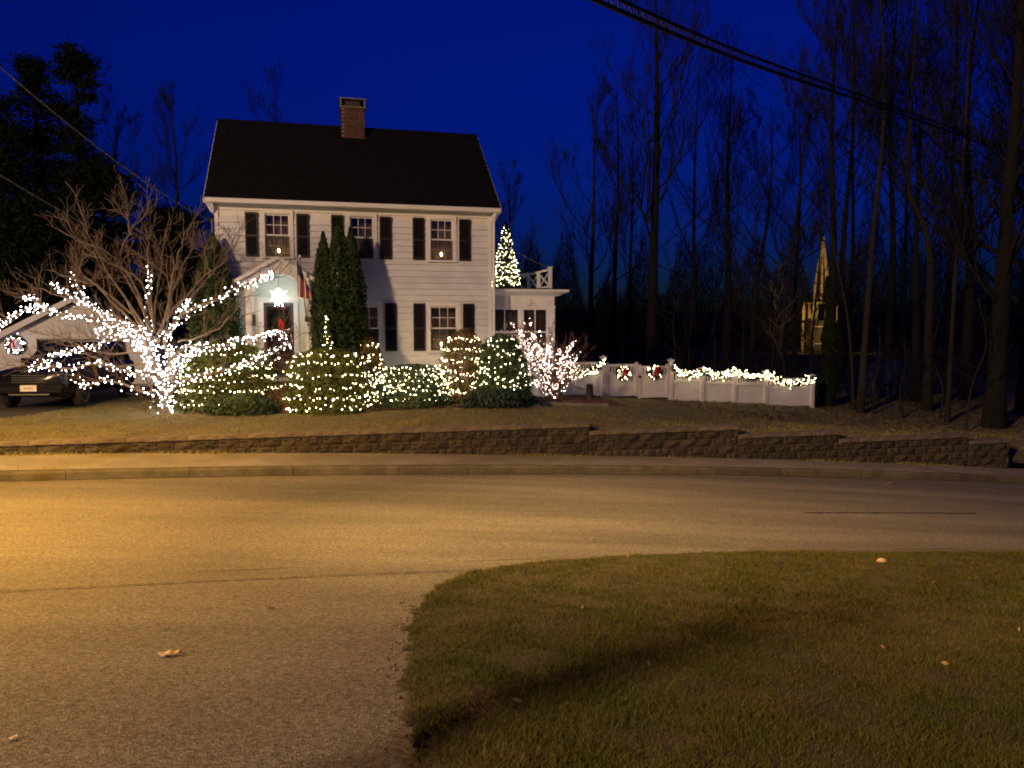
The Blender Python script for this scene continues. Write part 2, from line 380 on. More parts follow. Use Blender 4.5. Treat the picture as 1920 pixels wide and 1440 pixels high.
ICO_F = np.array([(0, 11, 5), (0, 5, 1), (0, 1, 7), (0, 7, 10), (0, 10, 11), (1, 5, 9), (5, 11, 4), (11, 10, 2), (10, 7, 6), (7, 1, 8), (3, 9, 4), (3, 4, 2), (3, 2, 6), (3, 6, 8), (3, 8, 9), (4, 9, 5), (2, 4, 11), (6, 2, 10), (8, 6, 7), (9, 8, 1)])
def bulbs(pts, r, mat, parent, jit=.25):
    pts = np.asarray(pts, float); rr = r * (1 + jit * rng.uniform(-1, 1, len(pts)))
    v = pts[:, None] + ICO_V[None] * rr[:, None, None]
    f = ICO_F[None] + (np.arange(len(pts)) * 12)[:, None, None]
    o = np_mesh('bulb_cluster', v.reshape(-1, 3), f.reshape(-1, 3), mat, parent); o['kind'] = 'stuff'
    return o
def leaves(pts, nrm, size, aspect=.5, tilt=.6):
    """one bent leaf (two triangles sharing a midrib) per point"""
    pts = np.asarray(pts, float); m = len(pts)
    n = nrm + tilt * rng.normal(size=(m, 3)); n /= np.linalg.norm(n, axis=1, keepdims=True) + 1e-9
    d = rng.normal(size=(m, 3)); d -= n * (d * n).sum(1, keepdims=True); d /= np.linalg.norm(d, axis=1, keepdims=True) + 1e-9
    x = np.cross(n, d); L = size * rng.uniform(.6, 1.3, (m, 1)); Wd = L * aspect
    v = np.stack([pts - d * L / 2, pts + x * Wd / 2 - n * L * .12, pts + d * L / 2, pts - x * Wd / 2 - n * L * .12], 1)
    b = (np.arange(m) * 4)[:, None]
    f = np.concatenate([b + [[0, 1, 2]], b + [[0, 2, 3]]], 1).reshape(-1, 3)
    return v.reshape(-1, 3), f
def wob(k=6):
    w = rng.uniform(2, 7, (k, 2)); ph = rng.uniform(0, 6.28, (k, 2)); am = rng.uniform(.3, 1, k) / k
    def f(a, z):
        o = 0
        for i in range(k): o = o + am[i] * np.sin(np.round(w[i, 0]) * a + ph[i, 0] + w[i, 1] * 2 * z + ph[i, 1])
        return o * 1.6
    return f
def shrub(name, label, cat, base, rx, ry, h, prof, mat, n=5000, leaf=.07, bump=.14, light_rows=None, light_mat=None, light_label=None, depth=.35, aspect=.5, spacing=.11, light_r=.0135, z0=.02, group=None, arc=None, rz=TH):
    """leafy solid of revolution with an uneven outline; prof(zn) is the outline radius; light_rows are heights 0..1 of wound strings"""
    w = wob(); w2 = wob()
    root = thing(name, label, cat, base, rz, group)
    def surf(a, zn, k=1.0):
        r = prof(zn) * (1 + bump * w(a, zn) + bump * .6 * w2(3 * a, 3 * zn)) * k
        return np.stack([np.cos(a) * r * rx, np.sin(a) * r * ry, z0 + zn * h], -1)
    a = rng.uniform(0, 2 * np.pi, n); zn = rng.uniform(0, 1, n); 
    keep = rng.uniform(0, 1, n) < np.clip(prof(zn) + .25, 0, 1); a, zn = a[keep], zn[keep]
    k = 1 - depth * rng.uniform(0, 1, len(a)) ** 2.2 + np.abs(.11 * rng.normal(size=len(a))) * (rng.uniform(size=len(a)) < .3) + .07 * np.sin(a * 17 + zn * 31) * np.sin(zn * 23 - a * 5)
    p = surf(a, zn, k); nr = np.stack([np.cos(a), np.sin(a), .35 + 0 * a], -1)
    v, f = leaves(p, nr, leaf, aspect)
    np_mesh('foliage', v, f, mat, root)
    st = []
    for i in range(7):
        aa = rng.uniform(0, 6.28); e = surf(np.array([aa]), np.array([.75]), .55)[0]
        m = e * .5 + rng.normal(size=3) * .05; s0 = np.array([rng.normal() * .06, rng.normal() * .06, -.04])
        st += [[*s0, *m, .03, .02], [*m, *e, .02, .006]]
    tubes_obj('stem', st, M_barkdark, root, 5)
    if light_rows is not None:
        lr = thing('string_lights', light_label, 'string lights', base, rz)
        B, Wr = [], []
        for q, row in enumerate(light_rows):
            zr, amp = row if isinstance(row, tuple) else (row, .02)
            m = max(6, int(2 * math.pi * max(float(prof(np.array([zr]))[0]), .1) * (rx + ry) / 2 / spacing * 1.25))
            aa = np.linspace(0, 2 * np.pi, m, endpoint=False) + rng.uniform(0, 1)
            if arc: aa = aa[(np.mod(aa, 2 * np.pi) > arc[0]) & (np.mod(aa, 2 * np.pi) < arc[1])]
            zz = np.clip(zr + amp * (np.sin(aa * 3 + q * 1.7) + .5 * np.sin(aa * 7 + q * 4.1)) * .8 + amp * .35 * rng.normal(size=len(aa)), .01, .995)
            p = surf(aa, zz, 1.0 + .06 * rng.uniform(-.6, 1, len(aa))) + rng.normal(size=(len(aa), 3)) * .03
            B.append(p)
            for i in range(len(p) - 1):
                if np.linalg.norm(p[i + 1] - p[i]) < .4: Wr.append([*p[i], *p[i + 1], .004, .004])
        B = np.concatenate(B); keep = rng.uniform(size=len(B)) < .92
        tubes_obj('wire', Wr, M_wire, lr, 3)['kind'] = 'stuff'; bulbs(B[keep], light_r, light_mat, lr)
    return root
def P_round(z): z = np.asarray(z, float); return np.sqrt(np.clip(1 - (2 * z - 1) ** 2, 0, 1)) * .9 + .1 * (1 - z)
def P_dome(z): z = np.asarray(z, float); return np.clip(1 - z ** 3.2, 0, 1) ** .55 * (0.86 + .14 * np.clip(z * 4, 0, 1))
def P_boxy(z): z = np.asarray(z, float); return np.clip(1 - z ** 7, 0, 1) ** .5 * (.9 + .1 * np.clip(z * 5, 0, 1))
def P_cone(z): z = np.asarray(z, float); return np.clip(1 - z, 0, 1) ** .85
def P_column(z): z = np.asarray(z, float); return np.clip(1 - z ** 2.4, 0, 1) ** .8 * (.75 + .25 * np.clip(z * 4, 0, 1))

# ================================================================== SETTING
fs_road = np.concatenate([np.linspace(-150, -24, 12), np.linspace(-20, 34, 110), np.linspace(40, 160, 12)])
tag(grid('road', fs_road, np.linspace(NEAR_T, KERB_T - .0, 14), road_z, A_road), 'grey asphalt road running past the house')
def drive_z(S, T): return road_z(S, np.full_like(T, NEAR_T)) + (NEAR_T - T) * .14 + .006 * np.sin(S * 2.1) * np.sin(T * 1.7)
tag(grid('driveway', fs_road, np.concatenate([np.linspace(-70, -24, 8), np.linspace(-22, NEAR_T, 50)]), drive_z, A_drive), 'rough grey asphalt apron in the foreground')
def walk_z(S, T): return kerb_z(S) + .17 + .1 * np.clip(-S / 10, 0, 1) * (T - KERB_T) / 1.5
tag(grid('sidewalk', fs_road, np.linspace(KERB_T + .16, .12, 5), walk_z, M_walk), 'narrow asphalt pavement between kerb and block wall')
fs_l = np.concatenate([np.linspace(-150, -26, 10), np.linspace(-24, 34, 180), np.linspace(40, 160, 12)])
ft_l = np.concatenate([np.linspace(.14, 2, 14), np.linspace(2.3, 26, 60), np.linspace(28, 220, 20)])
tag(grid('lawn_terrain', fs_l, ft_l, lawn_z, mk('lawn_thatch', (.16, .145, .07), (.11, .10, .048), 2.5, .95, .4, 30, fine=.3, fscale=30)), 'sloping lawn and woodland ground behind the wall')

# kerb stones: long split granite pieces
kerb = thing('kerb', 'granite kerb of long split stones along the road', None); kerb['kind'] = 'structure'
s = -22.0
while s < 30:
    L = random.uniform(1.5, 2.3); m = MB(); nseg = 5
    vs = []
    for i in range(nseg + 1):
        ss = s + .004 + (L - .008) * i / nseg
        z = float(kerb_z(ss)); w0 = random.uniform(-.012, .012); tz = random.uniform(-.008, .008)
        for t_, zz in ((KERB_T - .015 + w0, z - .12), (KERB_T + w0 * .6, z + .13 + tz), (KERB_T + .03 + w0 * .4, z + .178 + tz), (KERB_T + .17, z + .178), (KERB_T + .17, z - .12)):
            vs.append(ST(ss, t_, zz))
    fc = [(i * 5 + k, i * 5 + k + 1, (i + 1) * 5 + k + 1, (i + 1) * 5 + k) for i in range(nseg) for k in range(4)] + [(4, 3, 2, 1, 0), tuple(nseg * 5 + k for k in range(5))]
    m.add(vs, fc); m.build('kerb_stone', M_granite, kerb)
    s += L

# ---------------------------------------------------------------- retaining wall of rock-face blocks
def rock_block(L, h, d, seed, rough=.022, edge_in=.018):
    r = random.Random(seed); m = MB(); nx, nz = 7, 4; vs = []
    for j in range(nz + 1):
        for i in range(nx + 1):
            e = (i in (0, nx)) or (j in (0, nz))
            vs.append((L * i / nx, (edge_in if e else 0) + r.uniform(-rough, rough) * (.3 if e else 1), h * j / nz))
    fc = []
    for j in range(nz):
        for i in range(nx):
            a, b, c, d_ = j * (nx + 1) + i, j * (nx + 1) + i + 1, (j + 1) * (nx + 1) + i + 1, (j + 1) * (nx + 1) + i
            fc += [(a, b, c), (a, c, d_)] if r.random() < .5 else [(a, b, d_), (b, c, d_)]
    o = len(vs)
    vs += [(0, d, 0), (L, d, 0), (L, d, h), (0, d, h)]
    bl, br, tl, tr = 0, nx, nz * (nx + 1), nz * (nx + 1) + nx
    fc += [tuple([o + 3, o + 2] + list(range(tr, tl - 1, -1))), tuple(list(range(bl, br + 1)) + [o + 1, o]), tuple([o] + [o + 3] + [j * (nx + 1) for j in range(nz, -1, -1)]), tuple([j * (nx + 1) + nx for j in range(nz + 1)] + [o + 2, o + 1])]
    return m.add(vs, fc)
wallroot = thing('retaining_wall', 'stepped garden wall of rough tan concrete blocks along the pavement', 'wall', ST(0, 0, 0), TH)
BL, BH = .44, .2
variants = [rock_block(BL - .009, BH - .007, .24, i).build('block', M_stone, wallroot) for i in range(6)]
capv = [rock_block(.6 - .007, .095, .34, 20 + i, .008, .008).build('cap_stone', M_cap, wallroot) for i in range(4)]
used_b = set(); nb = 0
def put(var, idx, loc, sx=1.0):
    global nb
    v = var[idx]; key = (v.name,)
    if key not in used_b:
        used_b.add(key); v.location = loc; v.scale = (sx, 1, 1)
    else: share(v, wallroot, loc, 0, (sx, 1, 1))
    nb += 1
for a, b, h in STEPS[:-1]:
    a = max(a, -14.5)
    n_c = round((b - a) / .6); w = (b - a) / n_c
    for i in range(n_c): put(capv, random.randrange(4), (a + i * w, -.035 + random.uniform(-.006, .006), h - .095), w / .6)
    z = h - .095 - BH; row = 0
    while True:
        zmid = z + BH
        if zmid < float(walk_z(np.array(b), np.array(0.))) + .015: break
        x = a - (BL / 2 if row % 2 else 0)
        while x < b - .02:
            x0 = max(x, a); x1 = min(x + BL, b)
            if x1 - x0 > .06 and zmid > float(walk_z(np.array((x0 + x1) / 2), np.array(0.))) + .02 and x1 > -12.5:
                put(variants, random.randrange(6), (x0, random.uniform(-.008, .008), z), (x1 - x0) / BL)
            x += BL
        z -= BH; row += 1
    # return face at the step down
    box('step_face', M_stone, wallroot, b - .012, b + .004, .01, .9, h - .3, h - .1)
box('core', M_mortar, wallroot, -14.5, 14.5, .1, .2, -1.2, -.3)

# ---------------------------------------------------------------- seams, cracks and tar on the asphalt
def strip(name, pts, w, mat, lift, kind='stuff', label=None, jit=.012):
    m = MB(); vs = []
    for i, (x, y) in enumerate(pts):
        ww = w * random.uniform(.35, 1.2); x += random.uniform(-jit, jit); y += random.uniform(-jit, jit)
        for sg in (-1, 1):
            yy = y + sg * ww / 2; vs.append((x, yy, float(near_z(x, yy)) + lift))
    m.add(vs, [(2 * i, 2 * i + 2, 2 * i + 3, 2 * i + 1) for i in range(len(pts) - 1)])
    o = m.build(name, mat); o['kind'] = kind
    if label: o['label'] = label
    return o
M_tar = mk('tar', (.022, .02, .018), (.035, .03, .027), 8, .7)
M_crack = mk('crack_dirt', (.05, .042, .034), (.03, .026, .02), 20, .95)
def line_px(a, b, n): 
    A, B = hit_near(*a), hit_near(*b); return [(A[0] + (B[0] - A[0]) * i / n, A[1] + (B[1] - A[1]) * i / n) for i in range(n + 1)]
strip('pavement_seam', line_px((-60, 1114), (905, 1069), 160), .035, M_crack, .014, label='ragged seam where road meets driveway')
strip('tar_seam', line_px((1505, 962), (1830, 963), 60), .07, M_tar, .007, label='dark tar line on the road')
strip('gutter_dirt', [tuple(ST(-20 + i * .15, KERB_T - .03)[:2]) for i in range(300)], .07, M_crack, .006, label='dark grit lying in the gutter below the kerb', jit=.01)

def crack(label, px, py, dx, dy, n_, w):
    p = hit_near(px, py); x, y = p[0], p[1]; pts = []; a = math.atan2(dy, dx)
    for i in range(n_): pts.append((x, y)); a += random.uniform(-.55, .55); a = a * .85 + math.atan2(dy, dx) * .15; x += math.cos(a) * .09; y += math.sin(a) * .09
    strip('asphalt_crack', pts, w, M_crack, .016, label=label, jit=.004)
# ================================================================== HOUSE
HZ = .85
house = thing('house', 'white clapboard colonial house with black shutters and dark steep roof', 'house', ST(-7.28, 6.28, HZ), TH)
HW, HD = 8.18, 7.0
WIN = []   # x0 x1 z0 z1 of the glazed opening
for cx in (1.73, 4.17, 6.6): WIN.append((cx - .35, cx + .35, 4.42, 5.64, 'up'))
for cx in (4.23, 6.65): WIN.append((cx - .42, cx + .42, 1.62, 2.97, 'low'))
OPEN = [(a - .1, b + .1, c - .1, d + .12) for a, b, c, d, _ in WIN]
PORT = (.86, 2.68, .0, 3.72)
HOLES = [(a - .02, b + .02, c - .02, d + .02) for a, b, c, d, _ in WIN] + [(1.29, 2.14, .9, 3.04)]
def cells(x0, x1, z0, z1, holes):
    xs = sorted({x0, x1} | {min(max(h[0], x0), x1) for h in holes} | {min(max(h[1], x0), x1) for h in holes})
    zs = sorted({z0, z1} | {min(max(h[2], z0), z1) for h in holes} | {min(max(h[3], z0), z1) for h in holes})
    for i in range(len(xs) - 1):
        for j in range(len(zs) - 1):
            cx, cz = (xs[i] + xs[i + 1]) / 2, (zs[j] + zs[j + 1]) / 2
            if not any(h[0] < cx < h[1] and h[2] < cz < h[3] for h in holes): yield xs[i], xs[i + 1], zs[j], zs[j + 1]
m = MB()
for a, b, c, d in cells(.02, HW - .02, .0, 5.9, HOLES): m.box(a, b, .012, .16, c, d)
m.box(.02, .16, .16, HD - .16, 0, 5.9); m.box(HW - .16, HW - .02, .16, HD - .16, 0, 5.9); m.box(.02, HW - .02, HD - .16, HD - .02, 0, 5.9)
m.build('wall', M_white, house)
# gable ends
for x0, x1 in ((.03, .15), (HW - .15, HW - .03)):
    MB().add([(x0, 0, 5.9), (x1, 0, 5.9), (x0, HD, 5.9), (x1, HD, 5.9), (x0, HD / 2, 9.0), (x1, HD / 2, 9.0)], [(0, 4, 2), (1, 3, 5), (0, 1, 5, 4), (2, 4, 5, 3), (0, 2, 3, 1)]).build('gable_wall', M_board, house)
box('foundation', M_mortar, house, -.01, HW + .01, -.02, HD + .01, -.5, .33)
# clapboards: bevelled boards, cut round the openings
EXP = .186
nrow = int((5.72 - .34) / EXP)
def board(x0, x1, za, zb, zr):
    """wedge: proud at the foot of its row, thin at the head"""
    y = lambda z: -.034 + .03 * (z - zr) / EXP
    MB().add([(x0, y(za), za), (x1, y(za), za), (x1, y(zb), zb), (x0, y(zb), zb), (x0, .012, za), (x1, .012, za), (x1, .012, zb), (x0, .012, zb)], [(0, 1, 2, 3), (4, 7, 6, 5), (0, 4, 5, 1), (3, 2, 6, 7), (0, 3, 7, 4), (1, 5, 6, 2)]).build('clapboard', M_board, house)
for r in range(nrow):
    z0 = .34 + r * EXP; z1 = z0 + EXP
    holes = OPEN + [PORT]
    xs = sorted({.1, HW - .1} | {h[0] for h in holes if h[2] < z1 and h[3] > z0} | {h[1] for h in holes if h[2] < z1 and h[3] > z0})
    run = []
    for i in range(len(xs) - 1):
        cx = (xs[i] + xs[i + 1]) / 2; za, zb = z0, z1
        for h in holes:
            if h[0] < cx < h[1] and h[2] < z1 and h[3] > z0:
                lowp, hip = max(0, h[2] - za), max(0, zb - h[3])
                if lowp >= hip: zb = za + lowp
                else: za = zb - hip
        if zb - za < .012: continue
        if run and abs(run[-1][1] - xs[i]) < 1e-6 and run[-1][2:] == [za, zb]: run[-1][1] = xs[i + 1]
        else: run.append([xs[i], xs[i + 1], za, zb])
    for a, b, c, d in run:
        d -= .011 if d - c > .05 else 0      # shadow line under the next board
        if b - a > 3.5:      # butt joint somewhere along a long board
            j = a + (b - a) * random.uniform(.3, .7); board(a, j - .001, c, d, z0); board(j + .001, b, c, d, z0)
        else: board(a, b, c, d, z0)
for x0, x1 in ((0, .1), (HW - .1, HW)): box('corner_board', M_trim, house, x0, x1, -.042, .09, .3, 5.74)
# cornice, gutter, soffit
box('frieze_board', M_trim, house, 0, HW, -.03, .01, 5.722, 5.88)
MB().box(-.2, HW + .2, -.3, -.002, 5.885, 5.92).box(-.22, HW + .22, -.325, -.3, 5.86, 5.985).build('soffit', M_trim, house)
g = MB(); prof = [(-.33, 5.99), (-.44, 5.99), (-.455, 5.965), (-.43, 5.87), (-.33, 5.86)]
vs = [(x, y, z) for x in (-.2, HW + .2) for y, z in prof]
g.add(vs, [(i, (i + 1) % 5, 5 + (i + 1) % 5, 5 + i) for i in range(5)] + [(4, 3, 2, 1, 0), (5, 6, 7, 8, 9)]); g.build('gutter', M_trim, house)
for x0, x1 in ((-.21, .0), (HW, HW + .21)):
    MB().add([(x0, -.32, 5.86), (x1, -.32, 5.86), (x1, .5, 5.86), (x0, .5, 5.86), (x0 + (.12 if x0 < 0 else 0), -.1, 5.62), (x1 - (.12 if x0 > 0 else 0), -.1, 5.62), (x1 - (.12 if x0 > 0 else 0), .45, 5.62), (x0 + (.12 if x0 < 0 else 0), .45, 5.62)], [(0, 1, 2, 3), (7, 6, 5, 4), (0, 4, 5, 1), (1, 5, 6, 2), (2, 6, 7, 3), (3, 7, 4, 0)]).build('cornice_return', M_trim, house)
MB().tube([(HW + .06, -.36, 5.86), (HW + .05, -.1, 5.55), (HW + .05, -.08, .4)], .045, 8).build('downspout', M_trim, house)
# roof with stepped courses
roof = MB(); RX0, RX1 = -.24, HW + .24; EY, EZ, RY, RZ = -.34, 5.99, HD / 2, 9.12
nc = 34; vs = []
for side in (1, -1):
    base = len(roof.v); vv = []
    for i in range(nc + 1):
        f = i / nc; y = EY + (RY - EY) * f; z = EZ + (RZ - EZ) * f
        if side < 0: y = HD - y
        for lift in (.0, .016):
            for x in np.linspace(RX0, RX1, 9): vv.append((x, y, z + (lift if i < nc else 0) + random.uniform(-.003, .003)))
    fc = []
    for i in range(nc):
        lo = i * 18 + 9; hi = (i + 1) * 18
        for k in range(8):
            fc.append((lo + k, lo + k + 1, hi + k + 1, hi + k)); fc.append((i * 18 + k, i * 18 + k + 1, lo + k + 1, lo + k))
    roof.add(vv, fc)
ro = roof.build('roof', M_roof, house)
u = MB()
for sg, y0, y1 in ((1, EY, RY), (-1, HD - EY, RY)):
    u.add([(RX0, y0, EZ - .06), (RX1, y0, EZ - .06), (RX1, y1, RZ - .06), (RX0, y1, RZ - .06), (RX0, y0, EZ - .005), (RX1, y0, EZ - .005), (RX1, y1, RZ - .005), (RX0, y1, RZ - .005)], [(0, 1, 2, 3), (7, 6, 5, 4), (0, 4, 5, 1), (1, 5, 6, 2), (2, 6, 7, 3), (3, 7, 4, 0)])
u.build('roof_deck', M_roof, house)
MB().add([(RX0, RY - .16, RZ - .1), (RX1, RY - .16, RZ - .1), (RX1, RY, RZ + .04), (RX0, RY, RZ + .04), (RX1, RY + .16, RZ - .1), (RX0, RY + .16, RZ - .1)], [(0, 1, 2, 3), (3, 2, 4, 5)]).build('ridge_cap', M_roof, ro)
for x in (RX0 - .015, RX1 - .02):
    b = MB(); b.bar((x + .017, EY - .01, EZ - .09), (x + .017, RY, RZ - .09), .034, .13).bar((x + .017, HD - EY, EZ - .09), (x + .017, RY, RZ - .09), .034, .13); b.build('rake_board', M_trim, house)
# chimney, brick by brick
ch = box('chimney', M_mortar, house, 3.72, 4.46, 2.92, 3.66, 7.6, 9.62)
bw, bh = .195, .062
bp = MB().box(0, bw - .01, 0, .08, 0, bh - .01).build('brick', M_brick, ch, bevel=0); first = True
zc = 8.5; k = 0
while zc < 9.58:
    for side in range(4):
        n_b = 4
        for i in range(n_b):
            off = (i * bw + (.5 * bw if k % 2 else 0)) % .78 - .0
            if off > .78 - bw + .01: off = .78 - bw
            p = {0: (3.70 + off, 2.90, 0), 1: (4.48 - .0, 2.90 + off, 90), 2: (3.70 + off, 3.60, 0), 3: (3.78, 2.90 + off, 90)}[side]
            loc = (p[0], p[1], zc)
            if first: bp.location = loc; first = False
            else: share(bp, ch, loc, R(p[2]))
    zc += bh; k += 1
box('chimney_flashing', M_steel, ch, 3.64, 4.54, 2.80, 2.92, 8.44, 8.5)
cc = box('chimney_crown', M_cap, ch, 3.66, 4.52, 2.86, 3.72, 9.62, 9.67)
c2 = MB()
for x in (3.68, 4.46):
    for y in (2.88, 3.66): c2.box(x, x + .04, y, y + .04, 9.67, 9.9)
c2.box(3.64, 4.54, 2.84, 3.74, 9.9, 9.93); c2.build('spark_cap', M_steel, ch)
MB().box(3.85, 4.33, 3.05, 3.53, 9.67, 9.88).build('flue_screen', M_dark, ch)
# windows
def window(x0, x1, z0, z1, where, lit):
    w = MB(); y = -.055
    w.box(x0 - .105, x0, y, .14, z0 - .03, z1 + .005).box(x1, x1 + .105, y, .14, z0 - .03, z1 + .005).box(x0 - .105, x1 + .105, y - .004, .14, z1 + .005, z1 + .13)
    win = w.build('window', M_trim, house)
    MB().box(x0 - .12, x1 + .12, y - .04, .14, z0 - .085, z0 - .03).build('sill', M_trim, win)
    zm = (z0 + z1) / 2; fr = .04
    for (a, b, yy) in ((zm - .02, z1, .012), (z0 - .03, zm + .02, .045)):
        s_ = MB(); s_.box(x0, x0 + fr, yy, yy + .03, a, b).box(x1 - fr, x1, yy, yy + .03, a, b).box(x0 + fr, x1 - fr, yy, yy + .03, a, a + fr).box(x0 + fr, x1 - fr, yy, yy + .03, b - fr, b); s_.build('sash', M_trim, win)
        gx0, gx1, gz0, gz1 = x0 + fr, x1 - fr, a + fr, b - fr
        mu = MB()
        for i in (1, 2): xx = gx0 + (gx1 - gx0) * i / 3; mu.box(xx - .009, xx + .009, yy + .002, yy + .02, gz0, gz1)
        zz = (gz0 + gz1) / 2
        for i in range(3):
            xa = gx0 + (gx1 - gx0) * i / 3 + .009; xb = gx0 + (gx1 - gx0) * (i + 1) / 3 - .009; mu.box(xa, xb, yy + .002, yy + .02, zz - .009, zz + .009)
        mu.build('muntin', M_trim, win)
        for i in range(3):
            for j in range(2):
                xa = gx0 + (gx1 - gx0) * i / 3 + .009; xb = gx0 + (gx1 - gx0) * (i + 1) / 3 - .009
                za = gz0 if j == 0 else zz + .009; zb = zz - .009 if j == 0 else gz1
                MB().box(xa, xb, yy + .011, yy + .014, za, zb).build('pane', M_pane, win)
    MB().box(x0 + .01, x1 - .01, .004, .006, z0 - .02, zm - .025).build('insect_screen', M_screen, win)
    # gathered curtain hanging inside
    c = MB(); n_ = 26; vs = []
    for i in range(n_ + 1):
        xx = x0 - .05 + (x1 - x0 + .1) * i / n_; vs += [(xx, .42 + .03 * math.sin(i * 1.9), z0 - .1), (xx, .42 + .022 * math.sin(i * 1.9 + .3), z1 + .1)]
    c.add(vs, [(2 * i, 2 * i + 2, 2 * i + 3, 2 * i + 1) for i in range(n_)]).build('curtain', M_curtain, win, True)
    return win
labels_win = ['up', 'up', 'up', 'low', 'low']
for (a, b, c, d, wh) in WIN: window(a, b, c, d, wh, True)
def shutter(x0, x1, z0, z1):
    s_ = MB(); y0, y1 = -.068, -.03; f = .045
    s_.box(x0, x0 + f, y0, y1, z0, z1).box(x1 - f, x1, y0, y1, z0, z1)
    zm = z0 + (z1 - z0) * .47
    for a, b in ((z0, z0 + .07), (zm - .035, zm + .035), (z1 - .06, z1)): s_.box(x0 + f, x1 - f, y0, y1, a, b)
    for a, b in ((z0 + .07, zm - .035), (zm + .035, z1 - .06)):
        z = a
        while z < b - .01: s_.add([(x0 + f, y0 + .008, z), (x1 - f, y0 + .008, z), (x1 - f, y1 - .004, min(z + .045, b)), (x0 + f, y1 - .004, min(z + .045, b))], [(0, 1, 2, 3)]); z += .038
    s_.box(x0 + f, x1 - f, y1 - .003, y1, z0, z1)
    s_.build('shutter', M_shut, house)
for x in (.83, 2.27, 3.27, 4.70, 5.70, 7.14): shutter(x, x + .36, 4.39, 5.67)
for x in (3.30, 4.83, 5.70, 7.25): shutter(x, x + .36, 1.59, 3.06)
# rooms behind the windows
r_ = MB(); r_.box(.18, HW - .18, 2.6, 2.66, .4, 5.85).box(.18, HW - .18, .18, 2.6, 3.35, 3.5).box(.18, HW - .18, .18, 2.6, 5.8, 5.86).box(3.0, 3.06, .18, 2.6, .4, 5.8).box(5.4, 5.46, .18, 2.6, .4, 5.8); r_.build('room_wall', M_room, house)
# entrance door behind a glazed storm door
door = box('door', M_door, house, 1.37, 2.06, .06, .11, .95, 2.98)
for za, zb in ((1.05, 1.55), (1.65, 2.2)):
    for xa, xb in ((1.44, 1.68), (1.75, 1.99)): box('door_panel', M_door, door, xa, xb, .045, .061, za, zb, bevel=.01)
for xa, xb in ((1.44, 1.68), (1.75, 1.99)): box('door_light', M_carglass, door, xa, xb, .05, .061, 2.35, 2.85)
st = MB().box(1.29, 1.375, -.02, .04, .9, 3.04).box(2.055, 2.14, -.02, .04, .9, 3.04).box(1.375, 2.055, -.02, .04, 2.94, 3.04).box(1.375, 2.055, -.02, .04, .9, 1.32)
sd = st.build('storm_door', M_dark, house)
box('storm_glass', M_pane, sd, 1.375, 2.055, .005, .011, 1.32, 2.94)
box('door_handle', M_chrome, sd, 2.085, 2.105, -.06, -.02, 1.85, 2.0)
cs = MB().box(1.15, 1.29, -.045, .04, .9, 3.06).box(2.14, 2.28, -.045, .04, .9, 3.06).box(1.13, 2.30, -.05, .04, 3.06, 3.2); cs.build('door_casing', M_trim, house)
# portico
pn = MB()
for a, b, c, d in cells(PORT[0], PORT[1], .9, 3.85, [(1.15, 2.28, .9, 3.2)]): pn.box(a, b, -.02, .012, c, d)
PY = -1.15
port = pn.build('portico', M_mint, house)
box('porch_floor', M_slate, port, .8, 2.74, PY - .1, -.02, .8, .9)
for x0 in (.86, 2.48):
    cm = MB().box(x0 + .02, x0 + .18, PY + .02, PY + .18, .98, 3.3).box(x0, x0 + .2, PY, PY + .2, .9, .99).box(x0 - .01, x0 + .21, PY - .01, PY + .21, 3.24, 3.36)
    for zz in (1.0, 2.2): cm.box(x0 + .05, x0 + .15, PY + .012, PY + .02, zz + .1, zz + .95)
    cm.build('column', M_white, port)
    box('pilaster', M_white, port, x0 + .03, x0 + .17, -.12, -.02, .9, 3.3)
    box('entablature', M_white, port, x0 - .005, x0 + .205, PY, -.02, 3.36, 3.6)
    sgn = 1 if x0 < 1 else -1
    box('side_rail', M_white, port, x0 + .07, x0 + .13, PY + .2, -.12, 1.6, 1.68)
# gable face with an arched opening
gx0, gx1, gap = .68, 2.84, 1.76
def top_z(x): return 3.62 + (4.26 - 3.62) * (1 - abs(x - gap) / (gap - gx0))
arch = []; n_ = 24; ax0, ax1, asp, ah = 1.08, 2.46, 3.36, .46
for i in range(n_ + 1):
    t_ = math.pi * i / n_; arch.append((gap - (ax1 - ax0) / 2 * math.cos(t_), asp + ah * math.sin(t_)))
g = MB(); vs = []; 
xs_ = [gx0] + [p[0] for p in arch] + [gx1]; zl = [3.5] + [p[1] for p in arch] + [3.5]
xs_[0:1] = [gx0, ax0 - .001]; zl[0:1] = [3.5, 3.5]; xs_[-1:] = [ax1 + .001, gx1]; zl[-1:] = [3.5, 3.5]
for yy in (PY - .04, PY + .08):
    for x, z in zip(xs_, zl): vs += [(x, yy, min(z, top_z(x) - .05)), (x, yy, top_z(x) - .05)]
nn = len(xs_); fc = []
for i in range(nn - 1):
    a = 2 * i; b = a + 2; o2 = 2 * nn
    fc += [(a, b, b + 1, a + 1), (o2 + a, o2 + a + 1, o2 + b + 1, o2 + b), (a, o2 + a, o2 + b, b)]
g.add(vs, fc).build('gable_face', M_white, port)
tr = MB()
for i in range(n_): tr.bar((arch[i][0], PY - .06, arch[i][1] + .03), (arch[i + 1][0], PY - .06, arch[i + 1][1] + .03), .05, .07)
tr.build('arch_trim', M_trim, port)
bv = MB(); vs = [(x, yy, z + .012) for yy in (PY + .08, -.03) for x, z in arch]
bv.add(vs, [(i, i + 1, n_ + 2 + i, n_ + 1 + i) for i in range(n_)]).build('vault', M_mint, port, True)
rf = MB()
